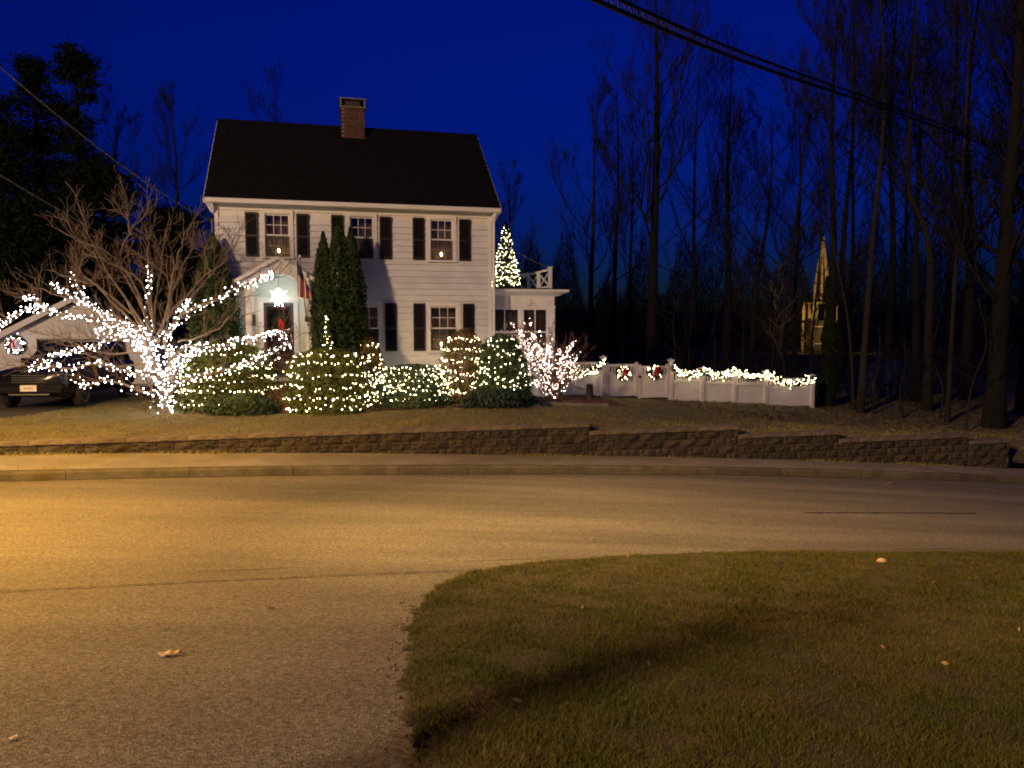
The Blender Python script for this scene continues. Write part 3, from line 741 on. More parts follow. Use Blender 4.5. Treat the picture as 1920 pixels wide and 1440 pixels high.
for sx in (-1, 1):
    e = gx0 - .06 if sx < 0 else gx1 + .06
    rf.add([(e, PY - .12, 3.58), (gap, PY - .12, 4.25), (gap, -.03, 4.25), (e, -.03, 3.58), (e, PY - .12, 3.64), (gap, PY - .12, 4.31), (gap, -.03, 4.31), (e, -.03, 3.64)], [(0, 1, 2, 3), (7, 6, 5, 4), (0, 4, 5, 1), (1, 5, 6, 2), (2, 6, 7, 3), (3, 7, 4, 0)])
rf.build('portico_roof', M_roof, port)
rk = MB()
for sx in (-1, 1):
    e = gx0 - .07 if sx < 0 else gx1 + .07
    rk.bar((e, PY - .14, 3.585), (gap, PY - .14, 4.265), .035, .1)
rk.build('rake_trim', M_trim, port)
ln = MB().lathe([(.02, 0), (.07, .04), (.06, .26), (.09, .28), (.0, .4)], 6, c=(1.0, -.1, 2.35)).bar((1.0, -.1, 2.72), (1.0, -.0, 2.72), .025); ln.build('wall_lantern', M_dark, port)
# sunroom wing
sun = MB().box(HW, 10.5, .8, .92, .0, 1.55).box(10.4, 10.5, .92, 3.7, 0, 1.55).box(HW, 10.5, .78, .92, 2.98, 3.36).box(10.38, 10.52, .92, 3.7, 2.98, 3.36).box(HW, 10.5, 3.6, 3.7, 0, 3.36)
sunroom = sun.build('sunroom', M_white, house)
for x0 in (HW + .02, 9.30, 10.27): box('sunroom_post', M_trim, sunroom, x0, x0 + (.1 if x0 < 10 else .24), .76, .9, 1.55, 2.98)
box('sunroom_post', M_trim, sunroom, 10.27, 10.51, 3.4, 3.6, 1.55, 2.98)
cr_ = MB(); pr = [(.9, 3.36), (.74, 3.36), (.66, 3.40), (.50, 3.46), (.42, 3.48), (.42, 3.56), (.9, 3.58)]
vs = [(HW - .0 + (0 if e == 0 else 0), y, z) for e in (0,) for y, z in pr] + [(10.5 + (.9 - y) * .82, y, z) for y, z in pr]
cr_.add(vs, [(i, i + 1, 7 + i + 1, 7 + i) for i in range(6)])
vs = [(10.5 + (.9 - y) * .82, y, z) for y, z in pr] + [(10.5 + (.9 - y) * .82, 3.9, z) for y, z in pr]
cr_.add(vs, [(i, i + 1, 7 + i + 1, 7 + i) for i in range(6)]); cr_.build('cornice', M_trim, sunroom)
box('flat_roof', M_roof, sunroom, HW, 10.86, .45, 3.9, 3.561, 3.6)
box('frieze_line', M_trim, sunroom, HW, 10.53, .755, .778, 2.97, 3.03)
for x0, x1 in ((HW + .12, 9.30), (9.40, 10.27)):
    sm = MB().box(x0, x0 + .05, .8, .84, 1.55, 2.97).box(x1 - .05, x1, .8, .84, 1.55, 2.97).box(x0 + .05, x1 - .05, .8, .84, 2.9, 2.97).box(x0 + .05, x1 - .05, .8, .84, 1.55, 1.62).box(x0 + .05, x1 - .05, .8, .84, 2.14, 2.19)
    xm = (x0 + x1) / 2; sm.box(xm - .02, xm + .02, .803, .837, 1.62, 2.14).box(xm - .02, xm + .02, .803, .837, 2.19, 2.9)
    sw = sm.build('sunroom_sash', M_trim, sunroom)
    for xa, xb in ((x0 + .05, xm - .02), (xm + .02, x1 - .05)):
        for za, zb in ((1.62, 2.14), (2.19, 2.9)): box('pane', M_pane, sunroom, xa, xb, .818, .822, za, zb)
box('sunroom_blind', M_curtain, sunroom, HW + .1, 10.3, 1.02, 1.05, 1.0, 2.95)
# roof railing with crossed braces
rail = MB(); A_, B_ = (10.36, .86), (10.36, 3.62)
rl = MB().box(10.31, 10.42, .8, .91, 3.6, 4.3).box(10.29, 10.44, .78, .93, 4.3, 4.33).box(10.31, 10.42, 3.56, 3.67, 3.6, 4.3).box(10.31, 10.42, 2.2, 2.3, 3.6, 4.22).box(9.2, 9.3, 3.58, 3.66, 3.6, 4.22)
rl.bar((10.365, .91, 4.24), (10.365, 3.56, 4.24), .06, .07).bar((10.365, .91, 3.68), (10.365, 3.56, 3.68), .05, .06)
rl.bar((10.31, 3.62, 4.24), (HW, 3.62, 4.24), .06, .07).bar((10.31, 3.62, 3.68), (HW, 3.62, 3.68), .05, .06)
for ya, yb in ((.91, 2.2), (2.3, 3.56)):
    rl.bar((10.35, ya, 3.7), (10.35, yb, 4.21), .035, .05).bar((10.38, ya, 4.21), (10.38, yb, 3.7), .035, .05)
for xa, xb in ((10.31, 9.3), (9.2, HW + .02)):
    rl.bar((xa, 3.60, 3.7), (xb, 3.60, 4.21), .035, .05).bar((xa, 3.64, 4.21), (xb, 3.64, 3.7), .035, .05)
rl.build('roof_railing', M_trim, sunroom)

def H(x, y, z): # house local -> world
    p = ST(-7.28, 6.28, HZ) + U * x + V * y; return np.array([p[0], p[1], HZ + z])

# brick steps up to the portico
steps = thing('brick_steps', 'red brick front steps with pale top between the lit hedges', 'steps', H(1.3, PY - .12, 0), TH)
bp = MB().box(.004, .196, 0, .09, 0, .056).build('brick', M_brick, steps); first = True
for k in range(4):
    y0 = -.30 * (3 - k) - .32; z0 = k * .2; W_ = 5
    for c_ in range(3):
        for i in range(W_):
            off = .1 if c_ % 2 else 0
            loc = (i * .2 + (off if i < W_ - 1 else 0), y0, z0 + .002 + c_ * .0655)
            if first: bp.location = loc; first = False
            else: share(bp, steps, loc)
    box('step_core', M_mortar, steps, .01, .99, y0 + .01, .02, z0, z0 + .195)
    for j in range(5):
        box('tread_brick', M_brick, steps, j * .2 + .004, j * .2 + .196, y0 - .012, y0 + .3, z0 + .196, z0 + .215)
box('threshold', M_trim, steps, .0, 1.0, -.06, .11, .815, .9)

# ================================================================== STREET LAMPS (both stand outside the picture)
def street_lamp(label, x, y, h, aim, watts, col, size=.16, cone=None, blend=.7, throw=None):
    z = float(near_z(x, y)) + .15; l = thing('street_lamp', label, 'street lamp', (x, y, z), math.atan2(aim[1], aim[0]))
    MB().tube([(0, 0, -.3), (0, 0, h * .5), (0, 0, h)], [.14, .12, .10], 12).build('pole', M_bark, l, True)
    MB().tube([(0, 0, h - .3), (.7, 0, h + .1), (1.6, 0, h + .2)], .035, 8).build('arm', M_steel, l, True)
    hd = MB().add([(1.5, -.14, h + .12), (2.2, -.14, h + .14), (2.2, .14, h + .14), (1.5, .14, h + .12), (1.5, -.08, h + .28), (2.1, -.09, h + .25), (2.1, .09, h + .25), (1.5, .08, h + .28)], [(4, 5, 6, 7), (0, 1, 5, 4), (1, 2, 6, 5), (2, 3, 7, 6), (3, 0, 4, 7), (0, 3, 2, 1)]).build('lamp_head', M_steel, l)
    ld = bpy.data.lights.new('lamp_light', 'SPOT' if cone else 'POINT')
    if cone: ld.spot_size = R(cone); ld.spot_blend = blend   # cut-off luminaire shining down
    ld.energy = watts; ld.color = col; ld.shadow_soft_size = size
    lo = bpy.data.objects.new('lamp_light', ld); C.objects.link(lo); lo.parent = l; lo.location = (1.85, 0, h - .06)
    if throw is not None:      # the lens throws a second, long beam along the road
        ld = bpy.data.lights.new('lamp_throw', 'SPOT'); ld.energy = LAMP_THROW_W; ld.color = LAMP_THROW_C; ld.spot_size = R(62); ld.spot_blend = 1.0; ld.shadow_soft_size = size
        lt = bpy.data.objects.new('lamp_throw', ld); C.objects.link(lt); lt.parent = l; lt.location = (1.9, 0, h - .07); a0 = math.atan2(aim[1], aim[0])
        wp = Vector((x + 1.9 * math.cos(a0), y + 1.9 * math.sin(a0), z + h)); dv = Vector(throw) - wp; dv.rotate(Matrix.Rotation(-a0, 3, 'Z')); lt.rotation_euler = dv.to_track_quat('-Z', 'Y').to_euler()
street_lamp('street lamp over the road left of the view', -10.8, 8.6, 8.0, (.7, .7), LAMP_ROAD_W, LAMP_ROAD_C, .2, 155, 1.0, (9.0, 12.0, -.3))
street_lamp('street lamp behind the viewer beside the driveway', -20.0, -14.0, 10.5, (1, .2), LAMP_YARD_W, LAMP_YARD_C, .95)

# ================================================================== BARE TREES
def rot(v, ax, a):
    ax = ax / (np.linalg.norm(ax) + 1e-9); return v * math.cos(a) + np.cross(ax, v) * math.sin(a) + ax * np.dot(ax, v) * (1 - math.cos(a))
def unit(v): return v / (np.linalg.norm(v) + 1e-9)
def poly_segs(p, r):
    return [[*p[i], *p[i + 1], r[i], r[i + 1]] for i in range(len(p) - 1)]
def smooth(pts, n):
    pts = np.asarray(pts, float); k = len(pts); ext = np.vstack([2 * pts[0] - pts[1], pts, 2 * pts[-1] - pts[-2]]); out = []
    for u_ in np.linspace(0, k - 1 - 1e-6, n):
        i = int(u_); f = u_ - i; p0, p1, p2, p3 = ext[i:i + 4]
        out.append(.5 * ((2 * p1) + (-p0 + p2) * f + (2 * p0 - 5 * p1 + 4 * p2 - p3) * f * f + (-p0 + 3 * p1 - 3 * p2 + p3) * f ** 3))
    return np.array(out)
def branch(p, d, L, r, lvl, out, up=.25, nsub=(7, 6, 4), wig=.16, rmin=.006, tip=.35):
    """a wiggling branch with side branches; lvl counts down"""
    k = 5 if lvl > 1 else 4 if lvl == 1 else 2
    pts = [p]; rad = [r]; d = unit(d)
    for i in range(k):
        d = unit(d + rng.normal(size=3) * wig + np.array([0, 0, up * .3])); pts.append(pts[-1] + d * L / k); rad.append(max(rmin, r * (1 - (1 - tip) * (i + 1) / k)))
    out.extend(poly_segs(pts, rad))
    if lvl == 0: return
    for j in range(nsub[-lvl]):
        f = rng.uniform(.22, 1.0); i = min(int(f * k), k - 1); g = f * k - i
        q = pts[i] * (1 - g) + pts[i + 1] * g; dd = unit(pts[i + 1] - pts[i])
        ax = np.cross(dd, rng.normal(size=3)); nd = rot(dd, ax, rng.uniform(.45, 1.0)) + np.array([0, 0, up])
        branch(q, nd, L * rng.uniform(.35, .65) * (1.15 - .5 * f), max(rmin, rad[i] * .5), lvl - 1, out, up, nsub, wig, rmin, tip)
def bare_tree(name, label, px, d, top, r0, clear=.35, limbs=14, up=.5, spread=.34, mat=M_bark, tmat=M_twigdark, path=None, nsub=(8, 7), seed=0, group=None, rmin=.009, lean=0):
    global rng
    keep = rng; rng = np.random.default_rng(seed + 100)
    base = G(px, d); Ht = 3.2 + (HORIZ - top) / F_PX * d - base[2]
    root = thing(name, label, 'tree', base, 0, group)
    n = 14
    if path is None: ctrl = [(0, 0, -.3), (lean * .3 * Ht + rng.normal() * .08, rng.normal() * .1, Ht * .33), (lean * .65 * Ht + rng.normal() * .2, rng.normal() * .2, Ht * .66), (lean * Ht, rng.normal() * .3, Ht)]
    else: ctrl = [(0, 0, -.3)] + [tuple((at(a, b, d) - base) * [1, 0, 1]) for a, b in path]
    pts = smooth(ctrl, n)
    rad = [max(.02, r0 * (1 - .88 * (i / (n - 1)) ** .9)) for i in range(n)]; rad[0] *= 1.35
    MB().tube(pts, rad, 9).build('trunk', mat, root, True)
    out = []
    for i in range(limbs):
        f = clear + (1 - clear) * (i + rng.uniform(0, 1)) / limbs; k = min(int(f * (n - 1)), n - 2); g = f * (n - 1) - k
        q = pts[k] * (1 - g) + pts[k + 1] * g; a = rng.uniform(0, 6.28); el = rng.uniform(.35, .95)
        dr = np.array([math.cos(a) * math.cos(el), math.sin(a) * math.cos(el), math.sin(el)])
        L = Ht * spread * (1.1 - .75 * (f - clear) / (1 - clear + 1e-6)) * rng.uniform(.7, 1.2)
        branch(q, dr, L, max(rad[k] * .36, .02), len(nsub), out, up, nsub, .15, rmin)
    tubes_obj('crown', out, tmat, root, 3)
    rng = keep
    return root

FOREST = 'bare trees in the wood beyond the fence'
T = bare_tree
T('bare_tree', 'slim bare tree forking low, just right of the sunroom roof', 1108, 46, 215, .22, .22, 12, .55, .36, seed=1, group=FOREST)
T('bare_tree', 'slender bare tree between sunroom and the tallest broad tree', 1150, 50, 170, .2, .3, 12, .6, .3, seed=2, group=FOREST)
T('bare_tree', 'tallest broad bare tree with thick trunk behind the fence gates', 1219, 38, -60, .30, .30, 22, .65, .36, mat=M_barkdark, nsub=(7, 6), seed=3, group=FOREST)
T('bare_tree', 'straight dark bare tree behind the second swag of the fence', 1361, 44, 130, .26, .34, 14, .5, .32, mat=M_barkdark, seed=4, group=FOREST)
T('bare_tree', 'thin leaning bare tree right of the straight dark one', 1408, 48, 210, .2, .35, 12, .5, .3, lean=.05, seed=5, group=FOREST)
T('bare_tree', 'bare tree leaning right toward the lit steeple', 1455, 42, 190, .2, .3, 14, .5, .3, lean=.09, seed=6, group=FOREST)
T('bare_tree', 'thick black ivy-dark trunk standing before the lit steeple', 1552, 31, -70, .19, .5, 16, .6, .26, mat=M_barkdark, nsub=(7, 6), seed=7, group=FOREST)
T('bare_tree', 'low twiggy bare tree veiling the left side of the steeple', 1524, 34, 400, .09, .12, 16, .35, .3, mat=M_barkdark, nsub=(8, 6), seed=27, group=FOREST)
T('bare_tree', 'pale straight tall trunk right of the lit steeple', 1615, 29, -120, .14, .42, 18, .6, .22, mat=M_barktan, nsub=(7, 6), seed=8, group=FOREST)
T('bare_tree', 'thin pale sapling curving left beside the pale straight trunk', 1603, 30, 250, .07, .3, 10, .5, .22, mat=M_barktan, path=[(1598, 700), (1590, 600), (1575, 520), (1560, 450), (1550, 380)], seed=9, group=FOREST)
T('bare_tree', 'crooked forked trunk bending left halfway up', 1742, 30, -80, .19, .5, 16, .5, .24, mat=M_bark, path=[(1740, 650), (1745, 500), (1732, 420), (1702, 350), (1706, 240), (1716, 60), (1722, -80)], nsub=(7, 6), seed=10, group=FOREST)
T('bare_tree', 'thin pale trunk near the dark right edge of the wood', 1780, 27, -100, .09, .4, 16, .6, .22, mat=M_barktan, lean=.01, nsub=(6, 6), seed=11, group=FOREST)
T('bare_tree', 'broad dark trunk leaning among the right-hand trees', 1722, 33, 120, .2, .3, 14, .5, .28, mat=M_barkdark, lean=-.02, seed=12, group=FOREST)
T('bare_tree', 'massive black trunk filling the right edge of the picture', 1868, 26, -260, .33, .2, 34, .55, .28, mat=M_barkdark, nsub=(9, 7), seed=13, group=FOREST)
T('bare_tree', 'rightmost bare tree cut off by the picture edge', 1925, 30, -120, .3, .2, 24, .5, .3, mat=M_barkdark, nsub=(8, 7), seed=14, group=FOREST)
T('bare_tree', 'twiggy high-crowned tree behind the pale straight trunk', 1660, 40, -40, .22, .45, 20, .55, .3, mat=M_barkdark, nsub=(8, 6), seed=15, group=FOREST)
T('bare_tree', 'twiggy tree whose crown darkens the sky above the steeple', 1575, 44, -20, .22, .45, 20, .55, .3, mat=M_barkdark, nsub=(8, 6), seed=16, group=FOREST)
T('bare_tree', 'dense twiggy tree between crooked trunk and right edge', 1812, 34, -80, .24, .3, 24, .55, .3, mat=M_barkdark, nsub=(8, 7), seed=17, group=FOREST)
T('bare_tree', 'far twiggy tree left of the pale straight trunk', 1590, 62, 60, .22, .25, 22, .55, .34, mat=M_barkdark, nsub=(9, 7), seed=28, group=FOREST)
T('bare_tree', 'far twiggy tree right of the crooked trunk', 1770, 58, -30, .22, .25, 22, .55, .34, mat=M_barkdark, nsub=(9, 7), seed=29, group=FOREST)
T('bare_tree', 'far twiggy tree left of the crooked trunk', 1690, 66, 20, .22, .2, 22, .55, .36, mat=M_barkdark, nsub=(9, 7), seed=30, group=FOREST)
T('bare_tree', 'far twiggy tree behind the right-edge trunk', 1880, 50, -60, .22, .2, 24, .55, .34, mat=M_barkdark, nsub=(9, 7), seed=31, group=FOREST)
T('bare_tree', 'far slim bare tree left of the tallest broad tree', 1180, 60, 240, .2, .3, 12, .6, .3, seed=18, group=FOREST)
T('bare_tree', 'far bare tree filling the gap right of the tallest tree', 1300, 58, 150, .22, .3, 14, .55, .32, seed=19, group=FOREST)
T('bare_tree', 'far bare tree behind the leaning pair left of the steeple', 1490, 60, 200, .2, .3, 14, .55, .32, seed=20, group=FOREST)
T('bare_tree', 'hazy bare treetop showing past the right end of the house roof', 955, 55, 330, .2, .3, 14, .6, .3, seed=21, group='bare treetops behind the house')
T('bare_tree', 'hazy bare treetop showing above the roof left of the chimney', 530, 60, 185, .22, .3, 16, .6, .3, seed=22, group='bare treetops behind the house')
T('bare_tree', 'bare tree left of the house nearest its roof corner', 335, 48, 205, .2, .3, 16, .6, .3, seed=23, group='bare treetops behind the house')
T('bare_tree', 'bare tree rising above the lit tree left of the house', 235, 50, 215, .2, .3, 16, .6, .3, seed=24, group='bare treetops behind the house')
SAP = 'thin saplings behind the white fence'
for k, (px, d, top, lab) in enumerate([(1268, 33, 520, 'thin sapling behind the tall gate post'), (1300, 34, 560, 'thin sapling behind the first swag of garland'), (1335, 35, 540, 'thin sapling behind the second swag of garland'), (1402, 33, 530, 'thin sapling behind the third swag of garland'), (1445, 34, 500, 'thin sapling behind the last wide fence panel'), (1478, 31, 520, 'pale thin sapling just left of the lit steeple'), (1640, 29, 610, 'thin stem between pale trunk and blue tarpaulin'), (1700, 28, 640, 'thin stem right of the blue tarpaulin'), (1815, 25, 560, 'thin sapling before the massive black trunk'), (1765, 28, 600, 'thin stem between crooked trunk and thin pale trunk')]):
    T('sapling', lab, px, d, top, .045, .3, 9, .4, .35, mat=M_bark, tmat=M_twig if k == 5 else M_twigdark, nsub=(4,), lean=(-1) ** k * .06, seed=40 + k, group=SAP, rmin=.008)
# the tree whose shadow lies across the driveway and the near grass, just left of the view
bx, by = -3.15, .92
tr_ = thing('bare_tree', 'small bare tree by the driveway left of the viewer', 'tree', (bx, by, float(near_z(bx, by))))
tp = smooth([(0, 0, -.3), (.05, .03, 1.2), (-.05, .1, 2.4), (.08, 0, 3.6)], 10)
MB().tube(tp, [.2 - .011 * i for i in range(10)], 10).build('trunk', M_bark, tr_, True)
out = []
for i in range(12): branch(tp[5 + i % 5], np.array([math.cos(i * 2.4), math.sin(i * 2.4), .9]), 1.6, .05, 2, out, .4, (6, 5), .15, .008)
tubes_obj('crown', out, M_twigdark, tr_, 3)

# evergreens at the left
def pine(label, px, d, top, width, seed, n=70, name='pine_tree', clear=.15, leaf=.38):
    global rng
    keep = rng; rng = np.random.default_rng(seed)
    base = G(px, d); Ht = 3.2 + (HORIZ - top) / F_PX * d - base[2]; W_ = width * d / F_PX / 2
    root = thing(name, label, 'tree', base, 0, 'dark evergreens left of the house')
    pts = smooth([(0, 0, -.3), (.2, 0, Ht * .4), (-.1, .2, Ht * .8), (0, 0, Ht)], 12)
    MB().tube(pts, [max(.04, .4 * (1 - i / 11)) for i in range(12)], 9).build('trunk', M_barkdark, root, True)
    seg = []; P_ = []; N_ = []
    for i in range(n):
        f = clear + (1 - clear) * rng.uniform() ** .8; a = rng.uniform(0, 6.28); z = Ht * f
        L = W_ * (1.15 - .75 * f) * rng.uniform(.5, 1.15); e = np.array([math.cos(a) * L, math.sin(a) * L, z + L * .15])
        s0 = np.array([0, 0, z - .2]); seg.append([*s0, *e, .06, .02])
        m = 90; c = s0 + (e - s0) * rng.uniform(.35, 1.05, (m, 1)); P_.append(c + rng.normal(size=(m, 3)) * [.42, .42, .22] * (.5 + .5 * W_ / 3)); N_.append(np.tile([0, 0, 1.], (m, 1)))
    tubes_obj('limb', seg, M_barkdark, root, 4)
    v, f = leaves(np.concatenate(P_), np.concatenate(N_), leaf, .35, .7); np_mesh('crown', v, f, M_pine, root)
    rng = keep
pine('tall twin-topped evergreen standing above the left trees', 165, 44, 112, 130, 61, 80)
pine('tall evergreen left of the twin-topped one, by the frame edge', 88, 46, 128, 150, 62, 80)
pine('broad dark evergreen at the left edge behind the garage', 15, 42, 200, 170, 63, 90)
pine('low dark evergreen behind the lit tree beside the garage', 205, 40, 330, 190, 64, 80)
pine('dark evergreen between garage and house behind bare branches', 330, 42, 400, 160, 65, 80)
pine('lowest dark evergreen above the garage roof', 90, 36, 380, 240, 66, 90)

# ivy on the trunk before the steeple
ib = G(1553, 30.9); ivy = thing('ivy', 'dark ivy clothing the trunk before the lit steeple', 'plant', ib)
n = 5000; a_ = rng.uniform(0, 6.28, n); z_ = rng.uniform(0, 5.2, n); r_v = (.2 + .2 * np.abs(np.sin(z_ * 1.7)) * rng.uniform(.3, 1, n)) * (1 - .1 * z_)
v, f = leaves(np.stack([np.cos(a_) * r_v, np.sin(a_) * r_v, z_], -1), np.stack([np.cos(a_), np.sin(a_), 0 * a_], -1), .16, .7, .6); np_mesh('foliage', v, f, M_pine, ivy)
# undergrowth, and the dark wood beyond that reads as one mass
seg = []
for i in range(2600):
    px = rng.uniform(1040, 2150); d = rng.uniform(31, 75); x = (px - 960) / F_PX * d; s_, t_ = to_st(x, d); z = float(lawn_z(s_, t_))
    h = rng.uniform(.6, 2.4); a = rng.normal(size=2) * .35 * h
    seg.append([x, d, z - .1, x + a[0] * .4, d, z + h * .5, .02, .013]); seg.append([x + a[0] * .4, d, z + h * .5, x + a[0], d + a[1], z + h, .013, .006])
    for q in range(3): b = rng.normal(size=3) * .3 * h; seg.append([x + a[0] * .4, d, z + h * .5, x + a[0] * .4 + b[0], d + b[1], z + h * .6 + abs(b[2]), .009, .005])
tag(tubes_obj('undergrowth', seg, M_twigdark, None, 3), 'tangled bare undergrowth across the floor of the wood', kind='stuff')
n = 90000; px_ = rng.uniform(-500, 2500, n); d_ = rng.uniform(100, 150, n); x_ = (px_ - 960) / F_PX * d_
ht = 9 + 7 * (np.sin(px_ * .013) * np.sin(px_ * .031 + 1) + .6 * np.sin(px_ * .09)) + 6 * (px_ > 1050) * np.clip((px_ - 1050) / 300, 0, 1); z_ = ht * rng.uniform(0, 1, n) ** 1.6 - .5
s_, t_ = to_st(x_, d_); P_ = np.stack([x_, d_, z_ + lawn_z(s_, t_)], -1)
L_ = rng.uniform(.8, 2.2, n)[:, None] * np.stack([rng.normal(size=n) * .3, rng.normal(size=n) * .2, np.ones(n)], -1)
v, f = seg_tubes(np.concatenate([P_, P_ + L_, np.full((n, 1), .045), np.full((n, 1), .02)], 1), 3)
tag(np_mesh('far_wood', v, f, M_twigdark), 'far dark wood closing the view behind everything', kind='stuff')

# ================================================================== LIT STEEPLE far behind the wood
sx, sy = (1537 - 960) / F_PX * 95, 95.0
def sz(py): return 3.2 + (HORIZ - py) / F_PX * 95
stp = thing('church_steeple', 'floodlit yellow church steeple glimpsed through the trees', 'steeple', (sx, sy, 0))
zz = [sz(p) for p in (720, 650, 605, 570, 535, 480, 447)]
m = MB().box(-1.3, 1.3, -1.3, 1.3, zz[0] - 4, zz[2]).box(-1.75, 1.75, -1.75, 1.75, zz[2], zz[2] + .25).box(-1.5, 1.5, -1.5, 1.5, zz[1] - .15, zz[1] + .1); m.build('tower', M_dark, stp)
for a in (-1, 1):
    for b in (-1, 1):
        MB().box(a * 1.55 - .13, a * 1.55 + .13, b * 1.55 - .13, b * 1.55 + .13, zz[0] - 4, zz[2] - .02).build('corner_pier', M_steeple, stp)
        MB().box(a * 1.0 - .16, a * 1.0 + .16, b * 1.0 - .16, b * 1.0 + .16, zz[2] + .25, zz[3]).build('belfry_post', M_steeple, stp)
for z_ in (zz[1] + .4, zz[2] - .5): MB().bar((-1.2, -1.36, z_), (1.2, -1.36, z_ + .1), .1).build('string_course', M_steeple, stp)
MB().box(-1.3, 1.3, -1.3, 1.3, zz[3], zz[3] + .18).build('belfry_roof', M_steeple, stp)
for k in range(8):
    a = math.pi * (k + .5) / 4; ca, sa = math.cos(a), math.sin(a)
    MB().bar((ca * .8, sa * .8, zz[3] + .15), (ca * .78, sa * .78, zz[4]), .2).bar((ca * .78, sa * .78, zz[4]), (ca * .04, sa * .04, zz[6]), .17).build('spire_rib', M_steeple, stp)
MB().lathe([(.7, zz[3] + .2), (.68, zz[4]), (.9, zz[4] + .05), (.85, zz[4] + .25), (.66, zz[4] + .3), (.03, zz[6])], 8).build('spire', M_dark, stp)
for a in (-1, 1):
    for b in (-1, 1): MB().lathe([(.22, 0), (.22, 1.0), (.3, 1.05), (.02, 2.4)], 4, c=(a * 1.5, b * 1.5, zz[2] + .25)).build('pinnacle', M_steeple, stp)
MB().bar((0, 0, zz[6]), (0, 0, sz(432)), .08).bar((-.7, 0, sz(437)), (.7, 0, sz(437)), .1, .1).box(-.7, -.25, -.05, .05, sz(440), sz(432)).build('weather_vane', M_chrome, stp)
for k, (dx, dy) in enumerate([(-9, -9), (9, -9)]):
    fl = thing('flood_light', ['flood lamp on the ground left of the steeple', 'flood lamp on the ground right of the steeple'][k], 'flood light', (sx + dx, sy + dy, 0.6))
    MB().box(-.25, .25, -.15, .15, 0, .35).build('housing', M_dark, fl); MB().box(-.2, .2, -.1, .1, -.6, 0).build('stand', M_dark, fl)
    ld = bpy.data.lights.new('flood_beam', 'SPOT'); ld.energy = 5200; ld.color = (1, .58, .12); ld.spot_size = R(85); ld.shadow_soft_size = .2
    lo = bpy.data.objects.new('flood_beam', ld); C.objects.link(lo); lo.parent = fl; lo.location = (0, 0, .5)
    dv = Vector((-dx, -dy, 7.0)); lo.rotation_euler = dv.to_track_quat('-Z', 'Y').to_euler()

# blue tarpaulin heap and a small lamp in the wood
tb = G(1662, 36); P0 = thing('tarpaulin_heap', 'dim blue tarpaulin over a heap between dark trunks', 'tarpaulin', tb)
m = MB(); nx, ny = 14, 10; vs = []
for i in range(nx + 1):
    for j in range(ny + 1):
        a, b = i / nx * 2 - 1, j / ny * 2 - 1; h = 1.6 * max(0, 1 - abs(a) ** 2.4) ** .6 * max(0, 1 - abs(b) ** 2.6) ** .6
        vs.append((a * 1.5, b * 1.1, h + .12 * math.sin(i * 2.1 + j * 1.3)))
m.add(vs, [(i * (ny + 1) + j, (i + 1) * (ny + 1) + j, (i + 1) * (ny + 1) + j + 1, i * (ny + 1) + j + 1) for i in range(nx) for j in range(ny)]); m.build('tarpaulin', M_tarp, P0)
lp = thing('porch_lamp', 'tiny white lamp far off in the wood above the blue tarpaulin', 'lamp', at(1688, 681, 60))
MB().lathe([(0, -.1), (.08, -.06), (.08, .06), (0, .1)], 8).build('globe', emit('far_lamp', (1, .97, .9), 9.0), lp)
MB().bar((0, 0, -.1), (0, 0, -3.6), .07).build('post', M_dark, lp)

# ================================================================== FENCE
FT = 8.0
def fs_px(px):
    a = (px - 960) / F_PX; Y = (FT + 18.17 * V[1]) / (V[1] + a * V[0]); return to_st(a * Y, Y)[0]
POSTS = [fs_px(1056)] + [fs_px(p) for p in (1131, 1258, 1317, 1378, 1436, 1524)]
GZ = lambda s: float(lawn_z(s, FT))
fence = thing('picket_fence', 'white vinyl fence with solid boards below open pickets', 'fence', ST(0, FT, 0), TH)
hs = [1.28, 1.38, 1.42, 1.18, 1.18, 1.2, 1.22]
for s_, h in zip(POSTS, hs):
    z = GZ(s_); p = MB().box(s_ - .065, s_ + .065, -.085, .065, z - .1, z + h).build('post', M_vinyl, fence)
    MB().add([(s_ - .1, -.1, z + h), (s_ + .1, -.1, z + h), (s_ + .1, .1, z + h), (s_ - .1, .1, z + h), (s_ - .1, -.1, z + h + .04), (s_ + .1, -.1, z + h + .04), (s_ + .1, .1, z + h + .04), (s_ - .1, .1, z + h + .04), (s_, 0, z + h + .1)], [(3, 2, 1, 0), (0, 1, 5, 4), (1, 2, 6, 5), (2, 3, 7, 6), (3, 0, 4, 7), (4, 5, 8), (5, 6, 8), (6, 7, 8), (7, 4, 8)]).build('post_cap', M_vinyl, p)
def panel(parent, a, b, zb, zt, frame='rail', open_h=.3, gate=False):
    """rails, boards and pickets between a and b"""
    for q0, q1 in ((zb + .02, zb + .14), (zt - open_h - .1, zt - open_h), (zt - .07, zt)): MB().box(a, b, -.035, .035, q0, q1).build(frame, M_vinyl, parent)
    fr = parent
    if gate: 
        for q in (a, b - .1): MB().box(q, q + .1, -.045, .045, zb, zt + .06).build('gate_stile', M_vinyl, parent)
    n_ = max(4, round((b - a) / .16)); w = (b - a) / n_
    for i in range(n_): MB().box(a + i * w + .002, a + (i + 1) * w - .002, .006, .028, zb + .14, zt - open_h - .1).build('board', M_vinyl, fr)
    n_ = max(5, round((b - a) / .105)); w = (b - a) / n_
    for i in range(n_): MB().box(a + (i + .25) * w, a + (i + .75) * w, -.014, .014, zt - open_h, zt - .07).build('picket', M_vinyl, fr)
panel(fence, POSTS[0] + .065, POSTS[1] - .065, GZ(POSTS[1]) + .02, GZ(POSTS[1]) + 1.24)
tops = [1.1, 1.08, 1.1, 1.08]
for i in range(2, 6):
    zb = GZ((POSTS[i] + POSTS[i + 1]) / 2) - .02; panel(fence, POSTS[i] + .065, POSTS[i + 1] - .065, zb, zb + tops[i - 2])
gm = (POSTS[1] + POSTS[2]) / 2 + .02
